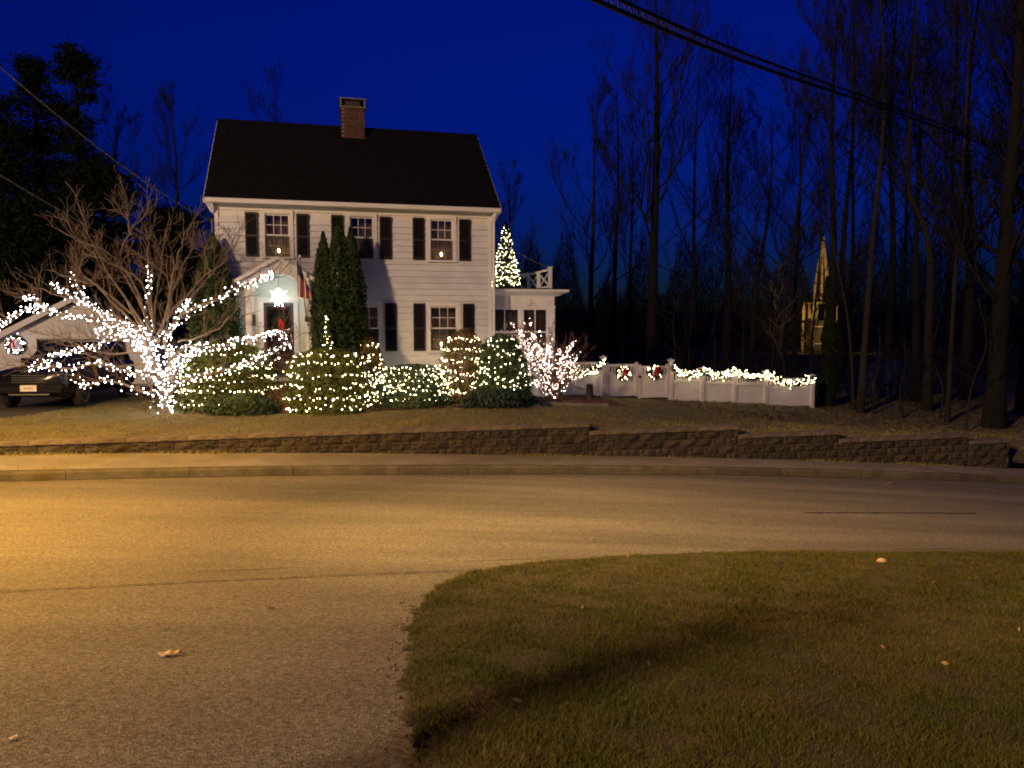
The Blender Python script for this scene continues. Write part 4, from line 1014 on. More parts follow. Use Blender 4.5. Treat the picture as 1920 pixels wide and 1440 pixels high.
for a, b, lab in ((POSTS[1] + .09, gm - .01, 'left leaf of the white double gate, nearer the house'), (gm + .01, POSTS[2] - .09, 'right leaf of the white double gate, beside the tall post')):
    z = GZ((a + b) / 2); gt = thing('fence_gate', lab, 'gate', ST((a + b) / 2, FT, z), TH, 'gate leaves in the white fence'); off = (a + b) / 2
    panel(gt, a - off, b - off, .04, 1.2, 'gate_rail', .32, True)
    if a > gm: MB().lathe([(0, -.08), (.045, -.07), (.045, -.05), (.02, -.045)], 10, 'y', c=(a - off + .05, 0, .82)).build('latch', M_dark, gt)

def needles(pts, nper, rad, size, mat, parent, name='greenery', aspect=.16):
    pts = np.asarray(pts, float); P_ = np.repeat(pts, nper, 0); o_ = rng.normal(size=P_.shape); o_ /= np.linalg.norm(o_, axis=1, keepdims=True)
    v, f = leaves(P_ + o_ * rad * rng.uniform(.2, 1, (len(P_), 1)), o_, size, aspect, .9); return np_mesh(name, v, f, mat, parent)
def bow(parent, c, s, tails=.9, mat=M_bow):
    """two flattened loops, a knot and two tails facing -y"""
    m = MB(); c = np.array(c, float)
    for sg in (-1, 1):
        vs = []; n_ = 14
        for i in range(n_ + 1):
            a = 2 * math.pi * i / n_; x = sg * (.5 - .5 * math.cos(a)) * s; z = math.sin(a) * s * .42 * (.5 - .5 * math.cos(a)) ** .4
            for y in (-.28, .1): vs.append(c + [x, y * s - .1 * s * math.sin(a / 2), z + .15 * s * (.5 - .5 * math.cos(a))])
        m.add(vs, [(2 * i, 2 * i + 2, 2 * i + 3, 2 * i + 1) for i in range(n_)])
        vs = []
        for i in range(6):
            f = i / 5
            for w in (-.18, .18): vs.append(c + [sg * (.12 + .28 * f) * s + w * s, -.2 * s - .06 * s * math.sin(f * 5), -f * s * tails * 1.5])
        m.add(vs, [(2 * i, 2 * i + 2, 2 * i + 3, 2 * i + 1) for i in range(5)])
    m.lathe([(.0, -.36 * s), (.17 * s, -.28 * s), (.17 * s, 0), (0, .05 * s)], 8, 'y', c=c)
    return m.build('bow', mat, parent, True)
def wreath(label, loc, rz, Rr, thick, nb, bulbmat, bs, group=None):
    w = thing('wreath', label, 'wreath', loc, rz, group); a = np.linspace(0, 2 * np.pi, 90, endpoint=False)
    ring = np.stack([np.cos(a) * Rr, 0 * a - .05, np.sin(a) * Rr], -1); needles(ring, 16, thick, thick * 1.1, M_gar, w)
    if nb:
        b = rng.uniform(0, 6.28, nb); rr = Rr + rng.normal(size=nb) * thick * .6
        bulbs(np.stack([np.cos(b) * rr, -.06 - thick * rng.uniform(.4, 1, nb), np.sin(b) * rr], -1), .0125, bulbmat, w)
    bow(w, (0, -.16 - thick, Rr * .6), bs)
    return w
def FW(s_, y, z): return ST(s_, FT + y, z)
wreath('lit wreath with red bow on the left gate leaf', FW((POSTS[1] + .09 + gm) / 2, -.05, GZ(gm) + .92), TH, .21, .08, 24, M_bulbw, .22, 'gate wreaths')
wreath('lit wreath with red bow on the right gate leaf', FW((POSTS[2] - .09 + gm) / 2, -.05, GZ(gm) + .94), TH, .21, .08, 24, M_bulbw, .22, 'gate wreaths')
def garland(label, a, za, b, zb, sag, n=60, dens=2.0):
    g = thing('lit_garland', label, 'garland', ST(0, FT, 0), TH, 'lit garlands on the fence')
    u_ = np.linspace(0, 1, n); pts = np.stack([a + (b - a) * u_, -.11 + 0 * u_, za + (zb - za) * u_ - sag * 4 * u_ * (1 - u_)], -1)
    pts += rng.normal(size=pts.shape) * [.01, .015, .02]
    needles(pts, 26, .11, .15, M_gar, g)
    tubes_obj('wire', poly_segs(pts, [.006] * n), M_wire, g, 3)
    nb_ = int(n * dens); q = pts[rng.integers(0, n, nb_)] + rng.normal(size=(nb_, 3)) * [.02, .05, .065] + [0, -.05, 0]
    bulbs(q, .0135, M_bulbw, g, .45)
z1 = lambda i, o: GZ(POSTS[i]) + hs[i] - o
garland('lit garland swag between sunroom shrub and first gate post', POSTS[0] + .1, z1(0, .35), POSTS[1], z1(1, .1), .28, 60, 1.6)
garland('lit garland swag right of the tall gate post', POSTS[2] + .05, z1(2, .22), POSTS[3], z1(3, .06), .2)
garland('lit garland on the second panel right of the gate', POSTS[3], z1(3, .06), POSTS[4], z1(4, .02), .13)
garland('lit garland on the third panel right of the gate', POSTS[4], z1(4, .02), POSTS[5], z1(5, .06), .13)
garland('deep lit garland swag on the last wide fence panel', POSTS[5], z1(5, .06), POSTS[6], z1(6, .06), .26, 80)
m = G(1106, 25.8); sp_ = thing('tree_stump', 'short sawn tree stump in the mulch before the fence', 'stump', m)
vs = []
st = MB(); st.lathe([(.26, -.05), (.16, .05), (.12, .2), (.11, .5), (.115, .52)], 12); st.build('trunk', M_stump, sp_, True)
for k in range(4):
    a = k * 1.6; MB().tube([(math.cos(a) * .08, math.sin(a) * .08, .12), (math.cos(a) * .22, math.sin(a) * .22, .03), (math.cos(a) * .34, math.sin(a) * .34, -.06)], [.06, .045, .02], 6).build('root', M_stump, sp_, True)
MB().lathe([(.0, .525), (.113, .522)], 12).build('cut_face', mk('cut_wood', (.3, .2, .12), (.2, .14, .08), 12, .9), sp_)

# ================================================================== MULCH BED AND EDGING
def bed_z(S, T): return lawn_z(S, T) + .03
tag(grid('mulch_bed', np.linspace(-7.6, .4, 60), np.linspace(3.9, 6.25, 16), lambda S, T: bed_z(S, T) - .03 * (np.abs(T - 5) > 1.1), M_mulch), 'reddish bark mulch bed under the front hedges')
tag(grid('mulch_bed', np.linspace(.4, 5.0, 40), np.linspace(5.0, 8.6, 20), lambda S, T: bed_z(S, T) - .03 * (np.abs(T - 6.8) > 1.7), M_mulch), 'reddish bark mulch bed below the sunroom and stump')
n = 9000
S_ = rng.uniform(-7.4, 4.9, n); T_ = np.where(S_ < .4, rng.uniform(3.85, 6.1, n), rng.uniform(4.95, 7.9, n)); Z_ = lawn_z(S_, T_) + .04
P_ = W0 + S_[:, None] * U + T_[:, None] * V; P_[:, 2] = Z_
v, f = leaves(P_, np.tile([0, 0, 1.], (n, 1)), .07, .3, .5); tag(np_mesh('mulch_chips', v, f, M_chip), 'loose red-brown mulch chips on the beds', kind='stuff')
edg = thing('bed_edging', 'row of flat pale edging stones before the bright shrub', 'edging', ST(0, 0, 0), TH)
for i in range(7):
    s_ = 1.4 + i * .42; z = float(lawn_z(s_, 4.95)); MB().box(s_, s_ + .4, 4.86, 5.02, z - .02, z + .07 + random.uniform(-.01, .01)).build('edging_stone', M_slate, edg)

# ================================================================== SHRUBS
def place(px0, px1, d): 
    c = G((px0 + px1) / 2, d); return c, (px1 - px0) / F_PX * d / 2
def hz(py, d, base): return 3.2 + (HORIZ - py) / F_PX * d - base[2]
c, w = place(352, 458, 22.0); shrub('yew_tree', 'tall unlit dark yew behind the lit tree left of the portico', 'shrub', c, w, w * .8, hz(440, 22.0, c), P_column, M_yew, 15000, .11, .16, depth=.45)
# three-tipped arborvitae: one plant of three leaders
P_arb = lambda z: np.clip(1 - np.asarray(z) ** 4, 0, 1) ** .95 * (.85 + .15 * np.clip(np.asarray(z) * 4, 0, 1))
arb = thing('arborvitae', 'tall dark three-tipped arborvitae right of the portico', 'shrub', G(638, 22.1), TH)
Ps, Ns, seg = [], [], []
for cx, top, wd in ((611, 440, 52), (639, 415, 70), (661, 430, 56)):
    d = 22.1; b0 = G(638, d); ox = (cx - 638) / F_PX * d; h = hz(top, d, b0); n = 9000; w_ = wob()
    a = rng.uniform(0, 6.28, n); zn = rng.uniform(0, 1, n); r = P_arb(zn) * (1 + .4 * w_(a, zn * 2) + .12 * np.sin(a * 13 + zn * 40)) * (1 - .45 * rng.uniform(size=n) ** 2) * wd / F_PX * d / 2
    Ps.append(np.stack([ox + np.cos(a) * r, np.sin(a) * r, zn * h], -1)); Ns.append(np.stack([np.cos(a), np.sin(a), 0 * a], -1)); seg.append([ox * .4, 0, -.1, ox, 0, h * .8, .06, .02])
v, f = leaves(np.concatenate(Ps), np.concatenate(Ns), .13, .4, .5); np_mesh('crown', v, f, M_arb, arb)
for q_ in seg: tubes_obj('trunk', [q_], M_barkdark, arb, 6)
BR = M_bulbw
def rows(*a): return list(a)
c, w = place(346, 505, 20.95); shrub('hedge_shrub', 'broad lit yew hedge left of the brick steps', 'shrub', c, w, .75, hz(642, 20.95, c), P_boxy, M_box, 12000, .085, .22, rows((.12, .03), (.3, .03), (.48, .035), (.64, .02), (.82, .03)), BR, 'warm string lights in rows on the hedge left of the steps', spacing=.12)
c, w = place(388, 512, 20.15); shrub('low_shrub', 'low dark green rhododendron at the foot of the left hedge', 'shrub', c, w, .45, hz(742, 20.15, c), P_dome, M_rhodo, 3500, .1, .2)
c, w = place(540, 690, 20.9); shrub('hedge_shrub', 'broad lit yew hedge right of the brick steps', 'shrub', c, w, .8, hz(655, 20.9, c), P_boxy, M_box, 12000, .085, .22, rows((.1, .04), (.25, .02), (.42, .03), (.6, .025), (.78, .03), (.9, .02)), BR, 'warm string lights in rows on the hedge right of the steps', spacing=.12)
c, w = place(596, 636, 21.35); shrub('narrow_shrub', 'narrow lit cone rising above the hedge right of the steps', 'shrub', c, w, w, hz(588, 21.35, c), P_cone, M_yew, 3500, .09, .2, rows((.6, .03), (.7, .03), (.78, .02), (.86, .02), (.95, .01)), M_bulbw, 'string lights wound on the narrow cone by the portico', spacing=.09)
c, w = place(660, 722, 22.3); shrub('bronze_shrub', 'bronze-leaved lit shrub under the middle window', 'shrub', c, w, w, hz(630, 22.3, c), P_dome, M_brown, 6000, .08, .2, rows((.2, .05), (.4, .04), (.55, .04), (.7, .03), (.86, .03)), BR, 'warm string lights on the bronze shrub under the middle window', spacing=.12)
c, w = place(704, 842, 22.3); shrub('low_hedge', 'low flat-topped lit hedge between the two bronze shrubs', 'shrub', c, w, .62, hz(684, 22.3, c), P_boxy, M_rhodo, 8000, .08, .15, rows((.18, .06), (.34, .06), (.5, .05), (.64, .04), (.78, .03), (.9, .02)), BR, 'warm string lights draped over the low flat hedge', spacing=.1)
c, w = place(720, 850, 21.9); shrub('low_shrub', 'low dark ground-hugging shrub before the flat hedge', 'shrub', c, w * .9, .4, .36, P_dome, M_rhodo, 2500, .09, .25)
c, w = place(828, 914, 22.8); shrub('round_shrub', 'ball-clipped bronze lit shrub under the right window', 'shrub', c, w, w, hz(618, 22.8, c), P_round, M_brown, 8500, .075, .08, rows((.16, .03), (.3, .03), (.44, .03), (.58, .02), (.72, .02), (.86, .02)), BR, 'warm string lights ringing the ball-clipped bronze shrub', spacing=.11)
c, w = place(888, 992, 22.6); shrub('broad_shrub', 'loose dark green lit shrub at the house corner', 'shrub', c, w, .75, hz(628, 22.6, c), P_dome, M_rhodo, 9000, .11, .22, rows((.18, .05), (.3, .05), (.42, .05), (.55, .05), (.68, .05), (.8, .04), (.92, .02)), BR, 'warm string lights on the loose green corner shrub', spacing=.13)
c, w = place(870, 1002, 22.0); shrub('low_juniper', 'low spreading juniper at the foot of the corner shrub', 'shrub', c, w, .55, hz(728, 22.0, c), P_dome, mk('juniper_leaf', (.045, .075, .06), (.03, .05, .045), 4, .7, rnd=.5, island=True, spec=.2), 4500, .12, .3)

# roof-deck Christmas tree
cb = H(9.06, 1.7, 3.6)
dd = cb[1]; xt = shrub('christmas_tree', 'cone-shaped lit Christmas tree on the sunroom roof', 'tree', cb, .5, .5, 2.25, P_cone, M_yew, 6500, .1, .12, [(.06 + .055 * i, .008) for i in range(17)], emit('cream_bulb', (1, .86, .52), 11), 'cream string lights wound round the roof-deck Christmas tree', spacing=.075, light_r=.016)
# vase-shaped shrub wrapped in lights
vb = G(1040, 24.3); vs_ = thing('vase_shrub', 'leafless vase-shaped shrub with reddish stems before the sunroom', 'shrub', vb)
vl = thing('string_lights', 'pinkish white string lights wrapping the leafless vase shrub', 'string lights', vb)
seg, tw, B, Wr = [], [], [], []
for i in range(56):
    tx = rng.uniform(926, 1100); ty = 742 - (742 - 584) * (1 - .5 * (abs(tx - 990) / 112) ** 1.6) * rng.uniform(.5, 1.0)
    e = at(tx, ty, 24.3 + rng.uniform(-.9, .9)) - vb; s0 = np.array([rng.normal() * .12, rng.normal() * .1, -.05])
    mid = s0 * .5 + e * .5 + np.array([0, 0, .12 * np.linalg.norm(e)]) * 0 + rng.normal(size=3) * .06 - [.15 * e[0], 0, -.0]
    pts = smooth([s0, mid, e], 9); seg += poly_segs(pts, np.linspace(.018, .007, 9))
    for k in range(6):
        q = pts[rng.integers(3, 9)]; branch(q, (e - s0) + rng.normal(size=3) * 1.0, rng.uniform(.15, .5), .006, 1, tw, .3, (3,), .2, .004)
    L = np.linalg.norm(e); nb_ = int(L / .2) if i % 5 else int(L / .065)
    u_ = (.12 + .88 * rng.uniform(0, 1, nb_) ** .6) * 8; ii = np.clip(u_.astype(int), 0, 7); fr = (u_ - ii)[:, None]
    B.append(pts[ii] * (1 - fr) + pts[ii + 1] * fr + rng.normal(size=(nb_, 3)) * .025)
    Wr += poly_segs(pts + .012, [.004] * 9)
for i in range(5): branch(np.array([.1, 0, .4]), np.array([rng.uniform(.5, 1.2), rng.normal() * .3, rng.uniform(.7, 1.4)]), rng.uniform(1.2, 1.9), .012, 2, tw, .3, (5, 4), .16, .005)
tubes_obj('stem', seg, M_twigred, vs_, 5); tubes_obj('twig', tw, M_twigred, vs_, 3); tubes_obj('wire', Wr, M_wire, vl, 3)['kind'] = 'stuff'; bulbs(np.concatenate(B), .0125, M_bulbp, vl, .45)

# ================================================================== THE BIG LIT TREE
def Z1(p): return (p[0] / 3.131, 340 + p[1] / 3.131)
TD = 20.3
tb = G(310, TD); lit = thing('lit_tree', 'wide low-forking bare tree wound with white lights', 'tree', tb)
ll = thing('string_lights', 'dense cool white string lights wound along the limbs of the wide bare tree', 'string lights', tb)
def limb3(pts, d0, d1, src=True):
    n_ = len(pts); return [at(*(Z1(p) if src else p), d0 + (d1 - d0) * i / (n_ - 1)) - tb for i, p in enumerate(pts)]
trunk, tw, B, Wr = [], [], [], []
def lit_limb(p3, r0, r1, dens, start=0.0, spread=.045, twigs=8):
    L = sum(np.linalg.norm(np.subtract(p3[i + 1], p3[i])) for i in range(len(p3) - 1)); n_ = max(10, int(L / .12)); p = smooth(p3, n_)
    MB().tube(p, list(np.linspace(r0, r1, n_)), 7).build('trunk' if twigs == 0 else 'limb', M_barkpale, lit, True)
    nb_ = int(L * dens); u_ = (start + (1 - start) * (np.arange(nb_) + rng.uniform(0, 1, nb_)) / max(nb_, 1)) * (n_ - 1.001); ii = u_.astype(int); fr = (u_ - ii)[:, None]
    ctr = p[ii] * (1 - fr) + p[ii + 1] * fr; ang = np.arange(nb_) * 1.9; rr = (np.linspace(r0, r1, nb_) + .02)[:, None]
    off = np.stack([np.cos(ang), np.sin(ang), np.sin(ang * .7)], -1) * rr
    q = ctr + off + rng.normal(size=(nb_, 3)) * spread; B.append(q)
    for i in range(0, nb_ - 1): Wr.append([*q[i], *q[i + 1], .004, .004]) if np.linalg.norm(q[i + 1] - q[i]) < .35 else None
    for k in range(twigs):
        f = rng.uniform(.25, 1.0); i = min(int(f * (n_ - 1)), n_ - 2); dr = unit(p[i + 1] - p[i]) + rng.normal(size=3) * .6 + [0, 0, .35]
        branch(p[i], dr, rng.uniform(.4, 1.1), .012, 1, tw, .3, (5,), .2, .005)
BASE = [(975, 1375), (965, 1310), (960, 1240)]
lit_limb(limb3([(978, 1385), (968, 1300), (985, 1180), (1005, 1050), (1000, 980)], TD, TD), .13, .075, 70, 0, .07, 0)
lit_limb(limb3([(970, 1330), (945, 1180), (900, 1060), (860, 960), (830, 880)], TD, TD - .2), .1, .06, 70, 0, .07, 0)
LIT = [([(985, 1250), (930, 1120), (880, 1000), (830, 880), (700, 850), (560, 810), (440, 800), (330, 770), (200, 740), (90, 790), (0, 835), (-60, 850)], TD - .1, TD - 1.0, 34),
       ([(960, 1200), (900, 1030), (850, 890), (760, 840), (650, 790), (560, 740), (470, 700), (380, 650), (290, 600)], TD, TD + .3, 30),
       ([(530, 730), (490, 690), (460, 620), (425, 540)], TD + .2, TD + .4, 34),
       ([(300, 770), (240, 720), (180, 690), (130, 680)], TD - .7, TD - .5, 34),
       ([(910, 1000), (880, 860), (858, 740), (880, 610), (862, 515)], TD + .2, TD + .6, 22),
       ([(1000, 1040), (965, 930), (1020, 840), (1075, 760), (1115, 680)], TD, TD - .3, 40),
       ([(1060, 790), (1150, 740), (1280, 690), (1400, 620), (1500, 590), (1565, 560), (1610, 548)], TD - .2, TD - .9, 30),
       ([(990, 1060), (1080, 975), (1180, 970), (1300, 975), (1400, 930), (1490, 925), (1590, 893), (1680, 905)], TD - .3, TD - 1.4, 36),
       ([(985, 1260), (1060, 1180), (1150, 1150), (1280, 1120), (1400, 1085), (1500, 1050), (1600, 1010), (1705, 950)], TD - .3, TD - 1.5, 26),
       ([(975, 1200), (900, 1130), (800, 1130), (690, 1100), (560, 1070), (420, 1100), (290, 1085), (180, 1095)], TD - .3, TD - 1.6, 34),
       ([(970, 1270), (930, 1230), (850, 1240), (720, 1190), (600, 1170), (500, 1205), (420, 1165)], TD - .3, TD - 1.8, 26),
       ([(940, 1140), (870, 990), (780, 930), (640, 935), (540, 975), (440, 990), (330, 1025), (200, 1090)], TD + .1, TD - .8, 28),
       ([(930, 1120), (820, 970), (740, 900), (640, 870), (560, 880)], TD + .1, TD + .6, 30),
       ([(1010, 1180), (1050, 1090), (1110, 1030), (1160, 985)], TD - .1, TD - .5, 50),
       ([(950, 1180), (870, 1080), (850, 1000), (790, 950)], TD + .2, TD + .1, 50)]
for p, d0, d1, dn in LIT: lit_limb(limb3(p, d0, d1), .05, .012, dn, .0, .05 if dn < 40 else .06, 10)
UNLIT = [[(870, 900), (760, 720), (640, 560), (560, 400), (500, 240), (440, 90), (395, 0)], [(860, 880), (700, 640), (560, 450), (430, 300), (360, 190)], [(870, 850), (800, 640), (700, 470), (760, 300), (850, 200), (890, 110)],
         [(760, 310), (750, 200), (738, 90)], [(900, 880), (930, 600), (960, 380), (990, 220)], [(950, 880), (1000, 620), (1040, 450), (1100, 300)], [(960, 900), (1030, 600), (1110, 420), (1175, 350)],
         [(1000, 900), (1150, 650), (1270, 520), (1390, 370)], [(1235, 555), (1210, 430), (1230, 380)], [(900, 860), (860, 650), (760, 540), (620, 470), (490, 420)], [(850, 850), (600, 640), (400, 560), (260, 515)],
         [(830, 880), (560, 610), (470, 540), (480, 470)], [(900, 900), (700, 800), (450, 700), (250, 640), (180, 630)], [(1050, 950), (1200, 900), (1330, 820), (1430, 640)], [(880, 1000), (600, 1010), (400, 940), (260, 950)],
         [(900, 1050), (700, 1090), (500, 1010), (330, 1010)], [(920, 900), (1010, 760), (1200, 560), (1330, 470)], [(880, 880), (820, 700), (640, 430), (480, 360), (360, 290)], [(910, 880), (880, 600), (870, 420), (880, 280)],
         [(940, 870), (1000, 700), (960, 540), (820, 440), (730, 400)], [(900, 1250), (880, 1180), (890, 1260), (900, 1340)]]
for p in UNLIT:
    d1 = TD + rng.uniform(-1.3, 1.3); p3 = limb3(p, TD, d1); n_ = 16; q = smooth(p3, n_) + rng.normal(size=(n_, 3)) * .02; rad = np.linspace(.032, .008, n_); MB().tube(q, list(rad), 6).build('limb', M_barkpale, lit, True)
    for k in range(11):
        i = int(rng.integers(4, n_ - 1)); dr = unit(q[i + 1] - q[i]) + rng.normal(size=3) * .55 + [0, 0, .3]; branch(q[i], dr, rng.uniform(.35, 1.0), .013, 1, tw, .3, (5,), .2, .005)
tubes_obj('crown', tw, M_twig, lit, 3); tubes_obj('wire', Wr, M_wire, ll, 3)['kind'] = 'stuff'
B = np.concatenate(B); bulbs(B, .0135, M_bulbt, ll, .45)
# small lit shoot beside the hedge
print('bulbs on tree', len(B))

# ================================================================== PORCH DECORATIONS
star = thing('moravian_star', 'glowing many-pointed white paper star hanging in the portico', 'star lantern', H(1.76, -.75, 3.22), TH)
m = MB()
dirs = [Vector(p) for p in ICO_V] + [Vector(ICO_V[f].mean(0)).normalized() for f in ICO_F]
for k, d in enumerate(dirs):
    L = .27 if k < 12 else .21
    if d.z < -.8: L = .34
    x = d.orthogonal().normalized(); y = d.cross(x); b = [d * .07 + (x * math.cos(a) + y * math.sin(a)) * .052 for a in (0, 1.571, 3.142, 4.712)]
    m.add(b + [d * L], [(0, 1, 4), (1, 2, 4), (2, 3, 4), (3, 0, 4)])
m.build('points', M_star, star); MB().bar((0, 0, .2), (0, 0, .58), .012).build('cord', M_wire, star)
fl = thing('flag', 'limp red and white striped flag with dark blue canton on a short pole', 'flag', H(2.52, PY - .02, 2.55), TH)
tipv = np.array([-.13, -.55, 1.72]); MB().tube([(0, .02, 0), tuple(tipv)], .014, 8).build('pole', M_dark, fl)
MB().lathe([(0, .05), (.03, .03), (.03, -.01), (0, -.03)], 10, c=tipv).build('finial', M_trim, fl); MB().box(-.04, .04, -.02, .04, -.07, .07).build('bracket', M_dark, fl)
m = MB(); ni, nj = 26, 22; vs = []
for j in range(nj + 1):
    b = j / nj
    for i in range(ni + 1):
        a = i / ni; hp = tipv * (1 - .45 * a * (1 - b * .75)); wdt = .22 + .16 * b
        x = hp[0] * (1 - .0 * b) + (a - .35) * wdt + .05 * b; y = hp[1] * (1 - .1 * b) + .07 * math.sin(a * 15 + b * 2.0) * (.35 + .65 * b)
        z = hp[2] - .04 - b * (1.05 - .1 * a) * (1 - .35 * a * (1 - b)) ; vs.append((x, y, z))
m.v = vs; m.f = []; m.mi = []
for j in range(nj):
    for i in range(ni):
        m.f.append((j * (ni + 1) + i, j * (ni + 1) + i + 1, (j + 1) * (ni + 1) + i + 1, (j + 1) * (ni + 1) + i)); m.mi.append(2 if (j < nj * .4 and i < ni * .54) else (i // 2) % 2)
m.build('flag_cloth', [M_red, M_wht, M_blu], fl, True)
CAND = [((1.75, 4.39), 'lit electric candle in the upper window above the portico'), ((6.62, 4.39), 'lit electric candle in the upper right window'), ((6.6, 1.59), 'lit electric candle in the lower right window')]
for (x, z), lab in CAND:
    cd = thing('window_candle', lab, 'candle', H(x, .2, z), TH, 'electric window candles')
    MB().lathe([(.05, 0), (.05, .015), (.02, .02), (.012, .03), (.012, .14)], 10).build('candlestick', M_trim, cd); MB().lathe([(0, .14), (.03, .16), (.042, .195), (.025, .24), (0, .28)], 8).build('flame_bulb', M_flame, cd)
wd = wreath('unlit wreath with long red ribbon bow on the front door', H(1.78, -.03, 2.45), TH, .17, .06, 0, None, .14)
MB().add([(-.02, -.17, .08), (-.09, -.17, -.42), (-.035, -.17, -.46), (.02, -.17, .08), (.0, -.165, .08), (.06, -.165, -.47), (.115, -.165, -.43), (.04, -.165, .08)], [(0, 1, 2, 3), (4, 5, 6, 7)]).build('ribbon_tail', M_bow, wd)
m = MB()

# ================================================================== GARAGE AND CARS
GD = 29.0
gb = at(150, 745, GD); gb[2] = .80
gar = thing('garage', 'small white gabled garage behind the lit tree', 'garage', gb, TH * .6)
gw, eh, ah_ = 2.9, 1.92, 3.3; ox0, ox1, oh = -1.42, 1.72, 1.98
HG = [(ox0, ox1, 0, oh)]
m = MB()
for a, b, c_, d in cells(-gw + .15, gw - .15, -.1, eh, HG): m.box(a, b, 0, .14, c_, d)
m.add([(-gw + .15, 0, eh), (gw - .15, 0, eh), (0, 0, ah_), (-gw + .15, .14, eh), (gw - .15, .14, eh), (0, .14, ah_)], [(0, 1, 2), (3, 5, 4), (0, 2, 5, 3), (1, 4, 5, 2)])
m.box(-gw + .15, -gw + .29, .14, 6, -.1, eh).box(gw - .29, gw - .15, .14, 6, -.1, eh).box(-gw + .15, gw - .15, 6, 6.14, -.1, eh); m.build('wall', M_board, gar)
m = MB()
for sg in (-1, 1): m.add([(sg * (gw + .1), -.3, eh - .12), (0, -.3, ah_ + .1), (0, 6.4, ah_ + .1), (sg * (gw + .1), 6.4, eh - .12), (sg * (gw + .1), -.3, eh - .02), (0, -.3, ah_ + .2), (0, 6.4, ah_ + .2), (sg * (gw + .1), 6.4, eh - .02)], [(0, 1, 2, 3), (7, 6, 5, 4), (0, 4, 5, 1), (1, 5, 6, 2), (2, 6, 7, 3), (3, 7, 4, 0)])
m.build('roof', M_roof, gar)
m = MB()
for sg in (-1, 1): m.bar((sg * (gw + .12), -.33, eh - .1), (0, -.33, ah_ + .12), .04, .2)
m.build('bargeboard', M_trim, gar)
m = MB().box(ox0 - .14, ox0, -.03, .0, -.1, oh + .14).box(ox1, ox1 + .14, -.03, 0, -.1, oh + .14).box(ox0, ox1, -.03, 0, oh, oh + .14).build('door_casing', M_trim, gar)
box('open_door', M_board, gar, ox0 + .02, ox1 - .02, .2, 2.4, oh - .12, oh - .08)
m = MB()
for i, (x, y, z, a, b, c_) in enumerate([(-1.2, 5.2, 0, .8, .5, 1.1), (-.3, 5.4, 0, .6, .4, .8), (.5, 5.3, 0, .9, .5, 1.4), (1.3, 5.4, 0, .5, .4, .9)]): box('storage_box', [M_bow, M_cap, M_tarp, M_stump][i], gar, x, x + a, y, y + b, z, z + c_)
box('floor', M_walk, gar, -gw + .3, gw - .3, -.02, 5.98, -.09, -.02)
cth = math.cos(TH * .6); sth = math.sin(TH * .6)
wreath('lit wreath with red bow on the garage front', (gb[0] - 2.12 * cth + .05 * sth, gb[1] - 2.12 * sth - .06, gb[2] + 1.72), TH * .6, .3, .09, 40, M_bulbt, .22)
